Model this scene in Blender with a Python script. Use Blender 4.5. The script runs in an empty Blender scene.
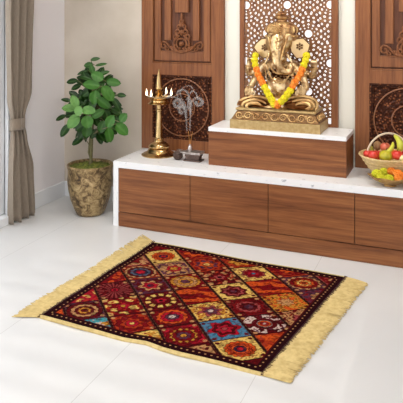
import bpy, math, random
import numpy as np
from mathutils import Vector, Matrix, noise
PI = math.pi
C = bpy.context.scene.collection
scn = bpy.context.scene
rnd = random.Random(7)

# ---------------------------------------------------------------- camera numbers
FPX, CX, HY, CAMZ = 615.0, 201.5, 16.5, 1.5
YAW = math.atan(254 / 615)
FW = (-math.sin(YAW), math.cos(YAW)); RT = (math.cos(YAW), math.sin(YAW))

def P(x, y, Y):
    """point of the place that the photograph shows at x, y in the vertical plane at distance Y"""
    a = (x - CX) / FPX; b = -(y - HY) / FPX
    d = (FW[0] + RT[0] * a, FW[1] + RT[1] * a, b)
    t = Y / d[1]
    return Vector((d[0] * t, Y, CAMZ + d[2] * t))

def S(Y, X=-1.1):
    return (X * FW[0] + Y * FW[1]) / FPX          # metres per pixel

# ---------------------------------------------------------------- mesh helpers
class MB:
    def __init__(s): s.v = []; s.f = []
    def add(s, vs, fs):
        o = len(s.v); s.v += [Vector(v) for v in vs]; s.f += [tuple(i + o for i in f) for f in fs]
        return s
    def box(s, x0, x1, y0, y1, z0, z1):
        vs = [(x, y, z) for x in (x0, x1) for y in (y0, y1) for z in (z0, z1)]
        return s.add(vs, [(0,1,3,2),(4,6,7,5),(0,4,5,1),(2,3,7,6),(0,2,6,4),(1,5,7,3)])
    def lathe(s, prof, c=(0,0,0), n=32, cap=True, squash=(1,1), rot=0):
        vs = []; fs = []
        for r, z in prof:
            for k in range(n):
                a = 2*PI*k/n + rot
                vs.append((c[0]+r*math.cos(a)*squash[0], c[1]+r*math.sin(a)*squash[1], c[2]+z))
        for i in range(len(prof)-1):
            for k in range(n):
                k2 = (k+1) % n
                fs.append((i*n+k, i*n+k2, (i+1)*n+k2, (i+1)*n+k))
        if cap:
            fs.append(tuple(range(n-1, -1, -1))); m = (len(prof)-1)*n; fs.append(tuple(m+k for k in range(n)))
        return s.add(vs, fs)
    def ell(s, c, r, n=16, m=10, mat=None):
        r = (r, r, r) if isinstance(r, (int, float)) else r
        vs = []; fs = []
        for i in range(1, m):
            t = PI*i/m
            for k in range(n):
                a = 2*PI*k/n
                vs.append(Vector((r[0]*math.sin(t)*math.cos(a), r[1]*math.sin(t)*math.sin(a), r[2]*math.cos(t))))
        vs += [Vector((0,0,r[2])), Vector((0,0,-r[2]))]
        if mat is not None: vs = [mat @ v for v in vs]
        vs = [v + Vector(c) for v in vs]
        for i in range(m-2):
            for k in range(n):
                k2 = (k+1) % n
                fs.append((i*n+k, (i+1)*n+k, (i+1)*n+k2, i*n+k2))
        T = (m-1)*n
        for k in range(n):
            k2 = (k+1) % n
            fs.append((T, k, k2)); fs.append((T+1, (m-2)*n+k2, (m-2)*n+k))
        return s.add(vs, fs)
    def tube(s, pts, rad, n=8, flat=1.0, flatdir=None):
        pts = [Vector(p) for p in pts]
        if isinstance(rad, (int, float)): rad = [rad]*len(pts)
        vs = []; fs = []; up = Vector((0,0,1)) if flatdir is None else Vector(flatdir)
        for i, p in enumerate(pts):
            t = (pts[min(i+1, len(pts)-1)] - pts[max(i-1, 0)])
            if t.length < 1e-9: t = Vector((0,0,1))
            t.normalize()
            a = up - t*up.dot(t)
            if a.length < 1e-3: a = Vector((1,0,0)) - t*t.x
            a.normalize(); b = t.cross(a)
            if flatdir is None: up = a
            for k in range(n):
                w = 2*PI*k/n
                vs.append(p + a*math.cos(w)*rad[i]*flat + b*math.sin(w)*rad[i])
        for i in range(len(pts)-1):
            for k in range(n):
                k2 = (k+1) % n
                fs.append((i*n+k, i*n+k2, (i+1)*n+k2, (i+1)*n+k))
        fs.append(tuple(range(n-1, -1, -1))); m = (len(pts)-1)*n; fs.append(tuple(m+k for k in range(n)))
        return s.add(vs, fs)
    def grid(s, fn, nu, nv, wrap=False):
        vs = [fn(i/nu, j/nv) for j in range(nv+1) for i in range(nu+1)]
        w = nu+1
        return s.add(vs, [(j*w+i, j*w+i+1, (j+1)*w+i+1, (j+1)*w+i) for j in range(nv) for i in range(nu)])

def origin(o):
    v = Vector((0,0,0))
    while o: v = v + o.location; o = o.parent
    return v

def obj(name, mb, mat, parent=None, smooth=False, bevel=0, at=None, angle=40, kind=None, sub=0):
    base = origin(parent) if parent else Vector(at) if at is not None else Vector((0,0,0))
    me = bpy.data.meshes.new(name)
    me.from_pydata([tuple(v - base) for v in mb.v], [], mb.f); me.update()
    o = bpy.data.objects.new(name, me); C.objects.link(o)
    if parent: o.parent = parent
    else: o.location = base
    me.materials.append(mat)
    if smooth:
        me.shade_smooth(); me.set_sharp_from_angle(angle=math.radians(angle))
    if bevel:
        m = o.modifiers.new('bevel', 'BEVEL'); m.width = bevel; m.segments = 2; m.limit_method = 'ANGLE'
    if sub:
        m = o.modifiers.new('sub', 'SUBSURF'); m.levels = sub; m.render_levels = sub
    if kind: o['kind'] = kind
    return o

def tag(o, label, cat, group=None, kind=None):
    o['label'] = label; o['category'] = cat
    if group: o['group'] = group
    if kind: o['kind'] = kind
    return o

def thing(name, loc, label, cat, group=None):
    o = bpy.data.objects.new(name, None); o.empty_display_size = .05
    o.location = loc; C.objects.link(o)
    return tag(o, label, cat, group)

def copy_tree(o, parent=None):
    c = o.copy(); C.objects.link(c)
    if parent: c.parent = parent
    for ch in list(o.children): copy_tree(ch, c)
    return c

# ---------------------------------------------------------------- materials
def lin(c):
    return tuple(((x/255)/12.92 if x/255 <= .04045 else ((x/255+.055)/1.055)**2.4) for x in c)

def newmat(name):
    m = bpy.data.materials.new(name); m.use_nodes = True
    nt = m.node_tree; b = nt.nodes['Principled BSDF']
    return m, nt, b

def N(nt, t, **kw):
    n = nt.nodes.new(t)
    for k, v in kw.items():
        if k in n.inputs: n.inputs[k].default_value = v
        else: setattr(n, k, v)
    return n

def ramp(nt, fac, stops):
    r = nt.nodes.new('ShaderNodeValToRGB'); e = r.color_ramp.elements
    while len(e) < len(stops): e.new(.5)
    for el, (p, c) in zip(e, stops):
        el.position = p; el.color = (*lin(c), 1)
    nt.links.new(fac, r.inputs[0]); return r.outputs[0]

def coords(nt, scale=(1,1,1), rot=(0,0,0)):
    tc = nt.nodes.new('ShaderNodeTexCoord'); mp = nt.nodes.new('ShaderNodeMapping')
    mp.inputs['Scale'].default_value = scale; mp.inputs['Rotation'].default_value = rot
    nt.links.new(tc.outputs['Object'], mp.inputs[0]); return mp.outputs[0]

def plain(name, col, rough=.5, metal=0, spec=.5, bump=0, bscale=60, var=None, vscale=8, sheen=0, coat=0):
    m, nt, b = newmat(name)
    b.inputs['Base Color'].default_value = (*lin(col), 1)
    b.inputs['Roughness'].default_value = rough; b.inputs['Metallic'].default_value = metal
    b.inputs['Specular IOR Level'].default_value = spec
    b.inputs['Sheen Weight'].default_value = sheen
    b.inputs['Coat Weight'].default_value = coat
    co = coords(nt)
    if var:
        nz = N(nt, 'ShaderNodeTexNoise', Scale=vscale, Detail=5.0)
        nt.links.new(co, nz.inputs['Vector'])
        nt.links.new(ramp(nt, nz.outputs[0], [(.35, col), (.65, var)]), b.inputs['Base Color'])
    if bump:
        nz = N(nt, 'ShaderNodeTexNoise', Scale=bscale, Detail=4.0); nt.links.new(co, nz.inputs['Vector'])
        bp = N(nt, 'ShaderNodeBump', Strength=bump, Distance=.01)
        nt.links.new(nz.outputs[0], bp.inputs['Height']); nt.links.new(bp.outputs[0], b.inputs['Normal'])
    return m

def wood(name, c1, c2, c3, grain='x', rough=.45):
    m, nt, b = newmat(name)
    sc = (1.2, 14, 26) if grain == 'x' else (26, 14, 1.2)
    co = coords(nt, sc)
    n1 = N(nt, 'ShaderNodeTexNoise', Scale=1.6, Detail=6.0, Roughness=.6, Distortion=.25); nt.links.new(co, n1.inputs['Vector'])
    co2 = coords(nt, tuple(v*5 for v in sc))
    n2 = N(nt, 'ShaderNodeTexNoise', Scale=1.5, Detail=3.0); nt.links.new(co2, n2.inputs['Vector'])
    mx = N(nt, 'ShaderNodeMath', operation='MULTIPLY_ADD'); mx.inputs[1].default_value = .35
    nt.links.new(n2.outputs[0], mx.inputs[0]); nt.links.new(n1.outputs[0], mx.inputs[2])
    nt.links.new(ramp(nt, mx.outputs[0], [(.45, c1), (.66, c2), (.9, c3)]), b.inputs['Base Color'])
    b.inputs['Roughness'].default_value = rough; b.inputs['Specular IOR Level'].default_value = .35
    bp = N(nt, 'ShaderNodeBump', Strength=.12, Distance=.003)
    nt.links.new(n2.outputs[0], bp.inputs['Height']); nt.links.new(bp.outputs[0], b.inputs['Normal'])
    return m

WOODX = wood('cabinet_wood', (96,52,26), (126,75,40), (150,96,55), 'x')
WOODZ = wood('panel_wood', (104,58,29), (131,79,44), (150,96,56), 'z')
WOODRECESS = wood('shadow_recess_wood', (70,36,20), (92,51,30), (114,68,41), 'z', .5)  # darker wood that paints in the recess shadow behind the strips
CARVEM, nt, b = newmat('medallion_wood')  # light on the raised dots and shade between them put into the colour
co = coords(nt); vo = N(nt, 'ShaderNodeTexVoronoi', Scale=52.0); nt.links.new(co, vo.inputs['Vector'])
nt.links.new(ramp(nt, vo.outputs[0], [(.12, (158,100,62)), (.30, (98,52,30)), (.5, (58,27,14))]), b.inputs['Base Color']); b.inputs['Specular IOR Level'].default_value = .15
b.inputs['Roughness'].default_value = .5; bp = N(nt, 'ShaderNodeBump', Strength=.7, Distance=.004); bp.invert = True
nt.links.new(vo.outputs[0], bp.inputs['Height']); nt.links.new(bp.outputs[0], b.inputs['Normal'])
RINGW = plain('highlight_ring_wood', (142,92,60), .35)  # lighter wood that paints in the highlight along the rings
WOODDARK = plain('dark_gap', (50,28,20), .7)
QUARTZ, nt, b = newmat('quartz')
co = coords(nt)
n1 = N(nt, 'ShaderNodeTexNoise', Scale=16.0, Detail=8.0, Roughness=.7); nt.links.new(coords(nt, (1,1.6,1.6)), n1.inputs['Vector'])
nt.links.new(ramp(nt, n1.outputs[0], [(.0, (236,236,237)), (.60, (236,236,237)), (.67, (168,170,178)), (.74, (236,236,240))]), b.inputs['Base Color'])
b.inputs['Roughness'].default_value = .3
WALL_LEFT = plain('left_wall_paint', (240,236,238), .8, bump=.04, bscale=90)
WALL_BACK = plain('back_wall_plaster', (202,190,174), .85, bump=.06, bscale=25, var=(215,204,190), vscale=3)
STRIP = plain('lit_strip_wall', (228,225,214), .75, bump=.03, bscale=60)  # wall glow put into a lighter colour
WHITE = plain('white_trim', (236,238,241), .5)
CEIL = plain('ceiling_paint', (240,240,238), .9)
# floor: large polished tiles with hairline joints
FLOOR, nt, b = newmat('floor_tiles')
tc = nt.nodes.new('ShaderNodeTexCoord'); sp = nt.nodes.new('ShaderNodeSeparateXYZ'); nt.links.new(tc.outputs['Object'], sp.inputs[0])
def joint(axis, off, size):
    a = N(nt, 'ShaderNodeMath', operation='ADD'); a.inputs[1].default_value = -off; nt.links.new(sp.outputs[axis], a.inputs[0])
    m_ = N(nt, 'ShaderNodeMath', operation='PINGPONG'); m_.inputs[1].default_value = size/2; nt.links.new(a.outputs[0], m_.inputs[0])
    l = N(nt, 'ShaderNodeMath', operation='LESS_THAN'); l.inputs[1].default_value = .0013; nt.links.new(m_.outputs[0], l.inputs[0])
    return l.outputs[0]
mxx = N(nt, 'ShaderNodeMath', operation='MAXIMUM')
nt.links.new(joint(0, -1.38+.609*10, .609), mxx.inputs[0]); mxx.inputs[1].default_value = 0
nz = N(nt, 'ShaderNodeTexNoise', Scale=2.0, Detail=4.0); nt.links.new(tc.outputs['Object'], nz.inputs['Vector'])
cl = ramp(nt, nz.outputs[0], [(.3, (214,214,214)), (.7, (220,219,218))])
mix = N(nt, 'ShaderNodeMix', data_type='RGBA'); nt.links.new(mxx.outputs[0], mix.inputs[0]); nt.links.new(cl, mix.inputs[6])
mix.inputs[7].default_value = (*lin((186,184,182)), 1)
nt.links.new(mix.outputs[2], b.inputs['Base Color']); b.inputs['Roughness'].default_value = .28; b.inputs['Specular IOR Level'].default_value = .4

BRASS = plain('polished_brass', (214,184,132), .2, 1, bump=.05, bscale=30, var=(186,150,98), vscale=5)
BRASSD = plain('antique_brass', (226,190,130), .32, .7, bump=.0, var=(168,122,74), vscale=14)
# statue brass gets chased ornament bumps
STATUE, nt, b = newmat('statue_brass')
b.inputs['Metallic'].default_value = .88; b.inputs['Roughness'].default_value = .3
co = coords(nt)
nz = N(nt, 'ShaderNodeTexNoise', Scale=26.0, Detail=6.0); nt.links.new(co, nz.inputs['Vector'])
nt.links.new(ramp(nt, nz.outputs[0], [(.34, (132,94,58)), (.48, (208,176,128)), (.7, (240,216,174))]), b.inputs['Base Color'])
def region(c, r, lo, hi):
    """0..1 mask of an ellipsoidal zone of the statue (chased or darkened metal)"""
    sb_ = N(nt, 'ShaderNodeVectorMath', operation='SUBTRACT'); sb_.inputs[1].default_value = c; nt.links.new(co, sb_.inputs[0])
    dv = N(nt, 'ShaderNodeVectorMath', operation='DIVIDE'); dv.inputs[1].default_value = r; nt.links.new(sb_.outputs[0], dv.inputs[0])
    ln = N(nt, 'ShaderNodeVectorMath', operation='LENGTH'); nt.links.new(dv.outputs[0], ln.inputs[0])
    mr = N(nt, 'ShaderNodeMapRange'); mr.inputs[1].default_value = lo; mr.inputs[2].default_value = hi; mr.inputs[3].default_value = 1; mr.inputs[4].default_value = 0
    nt.links.new(ln.outputs['Value'], mr.inputs[0]); return mr.outputs[0]
vo = N(nt, 'ShaderNodeTexVoronoi', Scale=52.0); nt.links.new(co, vo.inputs['Vector'])
vr = ramp(nt, vo.outputs[0], [(.28, (255,255,255)), (.56, (70,40,22))])
mx = N(nt, 'ShaderNodeMix', data_type='RGBA', blend_type='MULTIPLY'); nt.links.new(region((.0,.02,.20), (.14,.105,.095), .85, 1), mx.inputs[0])
bc0 = b.inputs['Base Color'].links[0].from_socket
nt.links.new(bc0, mx.inputs[6]); nt.links.new(vr, mx.inputs[7])
last = mx
for cc0 in ((-.165,-.03,.03), (.165,-.03,.03)):
    m3 = N(nt, 'ShaderNodeMix', data_type='RGBA', blend_type='MULTIPLY'); nt.links.new(region(cc0, (.14,.14,.06), .9, 1.05), m3.inputs[0])
    nt.links.new(last.outputs[2], m3.inputs[6]); m3.inputs[7].default_value = (*lin((120,84,56)), 1); last = m3
nt.links.new(last.outputs[2], b.inputs['Base Color'])
bp = N(nt, 'ShaderNodeBump', Strength=.18, Distance=.004); bp.invert = True; nt.links.new(vo.outputs[0], bp.inputs['Height'])
nt.links.new(bp.outputs[0], b.inputs['Normal'])
EARM = plain('ear_brass', (222,190,140), .36, .7, bump=.1, bscale=40)
BASEBRASS = plain('brushed_brass', (196,168,116), .42, .6, bump=.15, bscale=120, var=(176,146,94), vscale=40)
POTM, nt, b = newmat('mottled_bronze')
co = coords(nt)
nz = N(nt, 'ShaderNodeTexNoise', Scale=17.0, Detail=8.0, Roughness=.72, Distortion=1.2); nt.links.new(co, nz.inputs['Vector'])
nt.links.new(ramp(nt, nz.outputs[0], [(.36, (66,50,34)), (.46, (128,104,70)), (.55, (178,152,108)), (.72, (214,190,146))]), b.inputs['Base Color'])
b.inputs['Metallic'].default_value = .45; b.inputs['Roughness'].default_value = .42
bp = N(nt, 'ShaderNodeBump', Strength=.35, Distance=.008); nt.links.new(nz.outputs[0], bp.inputs['Height']); nt.links.new(bp.outputs[0], b.inputs['Normal'])
MOSS = plain('moss', (70,84,24), .95, bump=.8, bscale=70, var=(128,132,50), vscale=40)
BARK = plain('bark', (96,92,54), .8, bump=.4, bscale=60, var=(120,112,76), vscale=30)
CURT, nt, b = newmat('taupe_linen')
nz = N(nt, 'ShaderNodeTexNoise', Scale=60.0, Detail=3.0); nt.links.new(coords(nt, (8,8,.6)), nz.inputs['Vector'])
nt.links.new(ramp(nt, nz.outputs[0], [(.3, (132,118,103)), (.7, (150,136,120))]), b.inputs['Base Color'])
b.inputs['Roughness'].default_value = .9; b.inputs['Sheen Weight'].default_value = .2
STEEL = plain('brushed_steel', (150,148,144), .3, 1)
GLASS, nt, b = newmat('window_glass'); b.inputs['Transmission Weight'].default_value = 1; b.inputs['Roughness'].default_value = .02; b.inputs['IOR'].default_value = 1.1

def emis(name, col, st):
    m, nt, b = newmat(name)
    b.inputs['Base Color'].default_value = (*lin(col), 1)
    b.inputs['Emission Color'].default_value = (*lin(col), 1); b.inputs['Emission Strength'].default_value = st
    return m

def attrmat(name, rough=.8, sheen=0, bump=.3, bscale=250, spec=.3):
    m, nt, b = newmat(name)
    a = N(nt, 'ShaderNodeAttribute', attribute_name='tint'); nt.links.new(a.outputs['Color'], b.inputs['Base Color'])
    b.inputs['Roughness'].default_value = rough; b.inputs['Sheen Weight'].default_value = sheen; b.inputs['Specular IOR Level'].default_value = spec
    nz = N(nt, 'ShaderNodeTexNoise', Scale=bscale, Detail=2.0); nt.links.new(coords(nt), nz.inputs['Vector'])
    bp = N(nt, 'ShaderNodeBump', Strength=bump, Distance=.004)
    nt.links.new(nz.outputs[0], bp.inputs['Height']); nt.links.new(bp.outputs[0], b.inputs['Normal'])
    return m

def set_tint(me, cols):
    a = me.color_attributes.new('tint', 'FLOAT_COLOR', 'POINT')
    arr = np.ones((len(me.vertices), 4), dtype=np.float32); arr[:, :3] = cols
    a.data.foreach_set('color', arr.ravel())

# ================================================================ THE ROOM
XL, YB, ZC = -3.037, 4.337, 2.75
XR, YF = 2.2, -1.6
obj('floor', MB().box(XL-.2, XR+.2, YF-.2, YB+.2, -.1, 0), FLOOR, kind='structure')
obj('ceiling', MB().box(XL-.2, XR+.2, YF-.2, YB+.2, ZC, ZC+.1), CEIL, kind='structure')
obj('wall_back', MB().box(XL-.2, XR+.2, YB, YB+.2, 0, ZC), WALL_BACK, kind='structure')
WY0, WY1, WZ0, WZ1 = .6, 3.60, .06, 2.35
w = MB(); w.box(XL-.2, XL, WY1, YB, 0, ZC); w.box(XL-.2, XL, YF-.2, WY0, 0, ZC); w.box(XL-.2, XL, WY0, WY1, WZ1, ZC); w.box(XL-.2, XL, WY0, WY1, 0, WZ0)
obj('wall_left', w, WALL_LEFT, kind='structure')
obj('wall_right', MB().box(XR, XR+.2, YF-.2, YB, 0, ZC), WALL_LEFT, kind='structure')
w = MB(); w.box(XL, -2.4, YF-.2, YF, 0, ZC); w.box(-.42, .2, YF-.2, YF, 0, ZC); w.box(1.6, XR, YF-.2, YF, 0, ZC)
w.box(-2.4, -.42, YF-.2, YF, 2.42, ZC); w.box(.2, 1.6, YF-.2, YF, 2.42, ZC)
obj('wall_front', w, WALL_LEFT, kind='structure')
bl = thing('window_blind', (-1.41, YF-.04, 0), 'white slatted blind hanging in the window opening behind the viewer', 'blind')
w = MB()
for k in range(27):
    z = .10+k*.087
    w.add([(-2.38,YF-.06,z-.022),(-.44,YF-.06,z-.022),(-.44,YF-.02,z+.022),(-2.38,YF-.02,z+.022),(-2.38,YF-.06,z-.019),(-.44,YF-.06,z-.019),(-.44,YF-.02,z+.025),(-2.38,YF-.02,z+.025)],
          [(0,1,2,3),(7,6,5,4),(0,4,5,1),(1,5,6,2),(2,6,7,3),(3,7,4,0)])
obj('slats', w, WHITE, bl)
obj('head_rail', MB().box(-2.39, -.43, YF-.07, YF-.01, 2.38, 2.419), WHITE, bl)
# baseboards
obj('baseboard_left', MB().box(XL, XL+.014, WY1+.05, YB-.014, 0, .122), WHITE, kind='structure', bevel=.004)
w = MB().box(XL, -2.275, YB-.014, YB, 0, .122)
obj('baseboard_back', w, WHITE, kind='structure', bevel=.004)
# window on the left
w = MB(); w.box(XL-.03, XL+.028, WY1, WY1+.045, 0, WZ1+.05); w.box(XL-.03, XL+.028, WY0-.045, WY0, 0, WZ1+.05); w.box(XL-.03, XL+.028, WY0, WY1, WZ1, WZ1+.05); w.box(XL-.12, XL+.06, WY0, WY1, 0, WZ0)
w.box(XL-.09, XL-.004, WY1-.08, WY1, WZ0, WZ1)
for yy in (WY0, 2.05): w.box(XL-.12, XL-.06, yy, yy+.06, WZ0, WZ1)
w.box(XL-.12, XL-.06, WY0, WY1-.06, WZ1-.07, WZ1); w.box(XL-.12, XL-.06, WY0, WY1-.06, WZ0, WZ0+.09)
win = obj('window_1', w, WHITE, kind='structure', bevel=.004)
obj('pane', MB().box(XL-.092, XL-.086, WY0+.06, WY1-.06, WZ0+.09, WZ1-.07), GLASS, win)
# added pale strips: light on the wall beside the screen put into their colour
for nm, x0, x1 in (('lit_strip_1', -1.598, -1.469), ('lit_strip_2', -.753, -.640)):
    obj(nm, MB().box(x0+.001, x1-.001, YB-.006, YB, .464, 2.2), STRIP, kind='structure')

# ================================================================ CURTAIN
def interp(t, pts):
    for (a, x), (b_, y) in zip(pts, pts[1:]):
        if t <= b_:
            k = (t-a)/(b_-a) if b_ > a else 0; k = max(0, min(1, k)); k = k*k*(3-2*k)
            return x + (y-x)*k
    return pts[-1][1]
CXc = -2.955
def curt(s, t):
    z = .006 + 2.29*t
    y0 = interp(z, [(0,3.545),(.35,3.55),(.66,3.575),(.76,3.575),(.92,3.535),(1.6,3.51),(2.3,3.50)])
    y1 = interp(z, [(0,3.835),(.35,3.81),(.62,3.73),(.70,3.705),(.76,3.71),(.95,3.79),(1.6,3.825),(2.3,3.84)])
    amp = interp(z, [(0,.036),(.5,.026),(.70,.014),(.9,.026),(1.7,.036),(2.3,.036)])
    n = 4.0
    ph = s*n*2*PI + .5*math.sin(z*2.2) + .9*math.sin(s*5+1)
    x = CXc + amp*(math.sin(ph) + .16*math.sin(2.3*ph+1.3+z))
    y = y0 + (y1-y0)*s + .010*math.sin(ph*1.0+1.2)
    if z < .05: z = z + .008*math.sin(s*37)
    return (x, y, max(z, .004))
ct = thing('curtain', (CXc, 3.66, 0), 'taupe floor length curtain tied back beside the window', 'curtain')
o = obj('curtain_fabric', MB().grid(curt, 110, 60), CURT, ct, smooth=True, angle=180)
m = o.modifiers.new('th', 'SOLIDIFY'); m.thickness = .003
def band(s, t):
    a = 2*PI*s; z = .668 + .085*t + .010*math.cos(a+.8)
    return (CXc + (.036+.004*math.sin(t*PI))*math.cos(a), 3.636 + (.071 + .006*abs(2*t-1))*math.sin(a), z)
o = obj('tieback', MB().grid(band, 40, 6), CURT, ct, smooth=True, angle=180)
m = o.modifiers.new('th', 'SOLIDIFY'); m.thickness = .006
rod = thing('curtain_rod', (XL, 2.1, 2.32), 'steel curtain rod above the window', 'curtain rod')
obj('rod', MB().tube([(CXc, .4, 2.32), (CXc, 4.0, 2.32)], .012, 12), STEEL, rod, smooth=True)
for yy in (.5, 2.1, 3.95): obj('bracket', MB().tube([(XL, yy, 2.32), (CXc, yy, 2.32)], .008, 8), STEEL, rod)

# ================================================================ CONSOLE
FY = 3.839; CT = .464
X0, X1 = -2.27, .048
con = thing('low_cabinet', (-1.111, 4.08, 0), 'long low walnut brown cabinet standing against the back wall', 'cabinet')
obj('carcass', MB().box(X0+.043, X1-.043, FY+.021, YB-.014, .0, .4175), WOODDARK, con)
obj('plinth_board', MB().box(X0+.042, X1-.042, FY, FY+.02, .002, .1015), WOODX, con, bevel=.0008)
xs = [-2.228, -1.670, -1.120, -.5705, X1-.042]
for a, b_ in zip(xs, xs[1:]):
    d = obj('door', MB().box(a+.0022, b_-.0022, FY, FY+.02, .1065, .416), WOODX, con, bevel=.001)
w = MB(); w.box(X0, X1, FY-.002, YB-.001, .4185, CT); w.box(X0, X0+.0415, FY-.002, YB-.016, 0, .4185); w.box(X1-.0415, X1, FY-.002, YB-.001, 0, .4185)
tag(obj('countertop', w, QUARTZ, bevel=.0015, at=(-1.111, 4.08, 0)), 'white quartz countertop with waterfall sides over the low brown cabinet', 'countertop')
# pedestal
PY = 3.992; PX0, PX1 = -1.597, -.645; PZ = .729
ped = thing('pedestal', (-1.12, 4.16, CT), 'raised brown wooden plinth with a white top under the brass statue', 'pedestal')
obj('wooden_box', MB().box(PX0+.001, PX1-.001, PY+.001, YB-.045, CT, .6995), WOODX, ped, bevel=.001)
obj('marble_top', MB().box(PX0, PX1, PY-.002, YB-.044, .70, PZ), QUARTZ, ped, bevel=.0015)

# ================================================================ CARVED WALL PANELS
FYP = 4.300            # face of the panels
def hbox(mb, xa, xb, za, zb, y=FYP, yb=YB-.001): mb.box(xa, xb, y, yb, za, zb)
PT = 2.2
def build_panel(cx, lab):
    """carved wall panel centred on cx"""
    t = thing('carved_panel', (cx, YB, CT), lab, 'wall panel')
    H = .345; R = .25
    f = MB()
    hbox(f, cx-H, cx-R, CT+.001, PT); hbox(f, cx+R, cx+H, CT+.001, PT)
    hbox(f, cx-R, cx+R, 1.047, 1.137); hbox(f, cx-R, cx+R, PT-.09, PT); hbox(f, cx-R, cx+R, CT+.001, .555)
    obj('frame', f, WOODZ, t, bevel=.002)
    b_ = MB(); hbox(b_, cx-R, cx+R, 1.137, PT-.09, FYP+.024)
    obj('backing_board', b_, WOODRECESS, t)
    # thin moulding on the inside edge of the recess
    mo = MB()
    for sx in (-1, 1): mo.tube([(cx+sx*(R-.003), FYP+.004, 1.15), (cx+sx*(R-.003), FYP+.004, PT-.1)], .006, 8)
    mo.tube([(cx-R, FYP+.004, 1.143), (cx+R, FYP+.004, 1.143)], .006, 8)
    obj('recess_moulding', mo, WOODZ, t, smooth=True)
    for sx in (-1, 1):
        for a0, a1, zb_, yy_ in ((.180, .234, 1.158, .007), (.092, .146, 1.315, .004)):
            a = MB(); xa, xb = sorted((cx+sx*a0, cx+sx*a1)); hbox(a, xa, xb, zb_, PT-.1, FYP+yy_, FYP+.026)
            obj('fluted_strip', a, WOODZ, t, bevel=.004)
    a = MB(); hbox(a, cx-.058, cx+.058, 1.53, PT-.1, FYP+.004, FYP+.026); obj('fluted_strip', a, WOODZ, t, bevel=.004)
    a = MB(); hbox(a, cx-.180, cx+.180, 1.158, 1.236, FYP+.0065, FYP+.026); obj('foot_board', a, WOODZ, t, bevel=.003)
    # bottom recess boards
    # medallion
    q = MB(); ns = 232; hs = .2495; zc = .8015; hz = .2455
    def mh(u, v):
        x = (u*2-1)*hs; z = (v*2-1)*hz; r = math.hypot(x, z); th = math.atan2(z, x); e = max(abs(x)/hs, abs(z)/hz)*.2495
        h = .004
        if e > .238: h = .020
        elif e > .230: h = .008
        elif e > .224: h = .016
        elif r < .215:
            if r < .032: h = .010*math.sqrt(max(0, 1-(r/.035)**2)) + .003*math.cos(8*th)
            elif r < .098: h = .007*abs(math.sin(th*8+r*45))*abs(math.sin(r*130+.6))
            elif r < .162: h = .007*abs(math.sin(th*11-r*50))*abs(math.sin((r-.112)*125))
            else: h = .007*abs(math.sin(th*19+r*40))*abs(math.sin((r-.165)*125))
        else: h = .008*abs(math.sin(x*PI/.026)*math.sin(z*PI/.026))
        return (cx+x, FYP+.022-h, zc+z)
    q.grid(mh, ns, ns)
    obj('medallion', q, CARVEM, t, smooth=True, angle=60)
    for R_, w_ in ((.220, .0048), (.104, .0036)):
        rg = MB().tube([(cx+R_*math.cos(a*PI/48), FYP+.009, zc+R_*math.sin(a*PI/48)) for a in range(97)], w_, 8)
        obj('carved_ring', rg, RINGW, t, smooth=True)
    # crest of scrolls at the foot of the upper recess
    c = MB(); Y0 = FYP+.003
    def spiral(x, z, r0, r1, a0, a1, w0=.008, w1=.005, n=26, sx=1):
        pts = []; rad = []
        for i in range(n+1):
            k = i/n; a = a0+(a1-a0)*k; r = r0+(r1-r0)*k
            pts.append((cx+sx*(x+r*math.cos(a)), Y0-.004*k, z+r*math.sin(a))); rad.append(w0+(w1-w0)*k)
        c.tube(pts, rad, 7)
    def curve(pts, w0, w1, sx):
        n = len(pts); c.tube([(cx+sx*x, Y0, z) for x, z in pts], [w0+(w1-w0)*i/(n-1) for i in range(n)], 7)
    for sx in (-1, 1):
        spiral(.0, 1.290, .066, .064, -PI/2, PI*.42, .009, .007, sx=sx)
        spiral(.0, 1.290, .042, .040, -PI*.3, PI*.5, .007, .006, sx=sx)
        spiral(.047, 1.262, .034, .008, PI, PI*3.4, .008, .005, sx=sx)
        spiral(.030, 1.380, .026, .006, -PI*.5, PI*2, .007, .005, sx=sx)
        spiral(.050, 1.345, .024, .006, -PI*.9, PI*1.6, .007, .005, sx=sx)
        spiral(.020, 1.425, .018, .005, -PI*.5, PI*1.6, .006, .004, sx=sx)
        curve([(.05,1.238),(.08,1.245),(.10,1.262),(.115,1.285),(.135,1.300),(.165,1.305)], .009, .006, sx)
        spiral(.150, 1.275, .030, .006, PI*.5, -PI*1.7, .007, .004, sx=sx)
        spiral(.118, 1.250, .018, .005, PI*.4, -PI*1.7, .006, .004, sx=sx)
        curve([(.0,1.232),(.03,1.236),(.06,1.246),(.08,1.232),(.11,1.232),(.14,1.25)], .007, .004, sx)
        c.ell((cx+sx*.085, Y0, 1.262), (.012,.008,.012), 10, 6); c.ell((cx+sx*.012, Y0, 1.455), (.008,.008,.022), 10, 6)
        c.ell((cx+sx*.175, Y0, 1.285), (.012,.007,.008), 10, 6); c.ell((cx+sx*.03, Y0, 1.405), (.010,.007,.012), 10, 6)
    c.ell((cx, Y0, 1.290), (.022,.010,.018), 12, 8); c.ell((cx, Y0, 1.375), (.014,.010,.022), 12, 8)
    c.ell((cx, Y0, 1.44), (.012,.010,.02), 12, 8); c.ell((cx, Y0, 1.495), (.010,.008,.034), 12, 8); c.ell((cx, Y0, 1.232), (.014,.008,.012), 10, 6)
    obj('scroll_crest', c, WOODZ, t, smooth=True, angle=60)
    return t
p1 = build_panel(-1.943, 'carved wooden wall panel behind the brass oil lamp')
p2 = copy_tree(p1); p2.location.x = -.292
p2['label'] = 'carved wooden wall panel behind the fruit basket'
for o in (p1, p2): o['group'] = 'carved wall panels'

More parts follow.
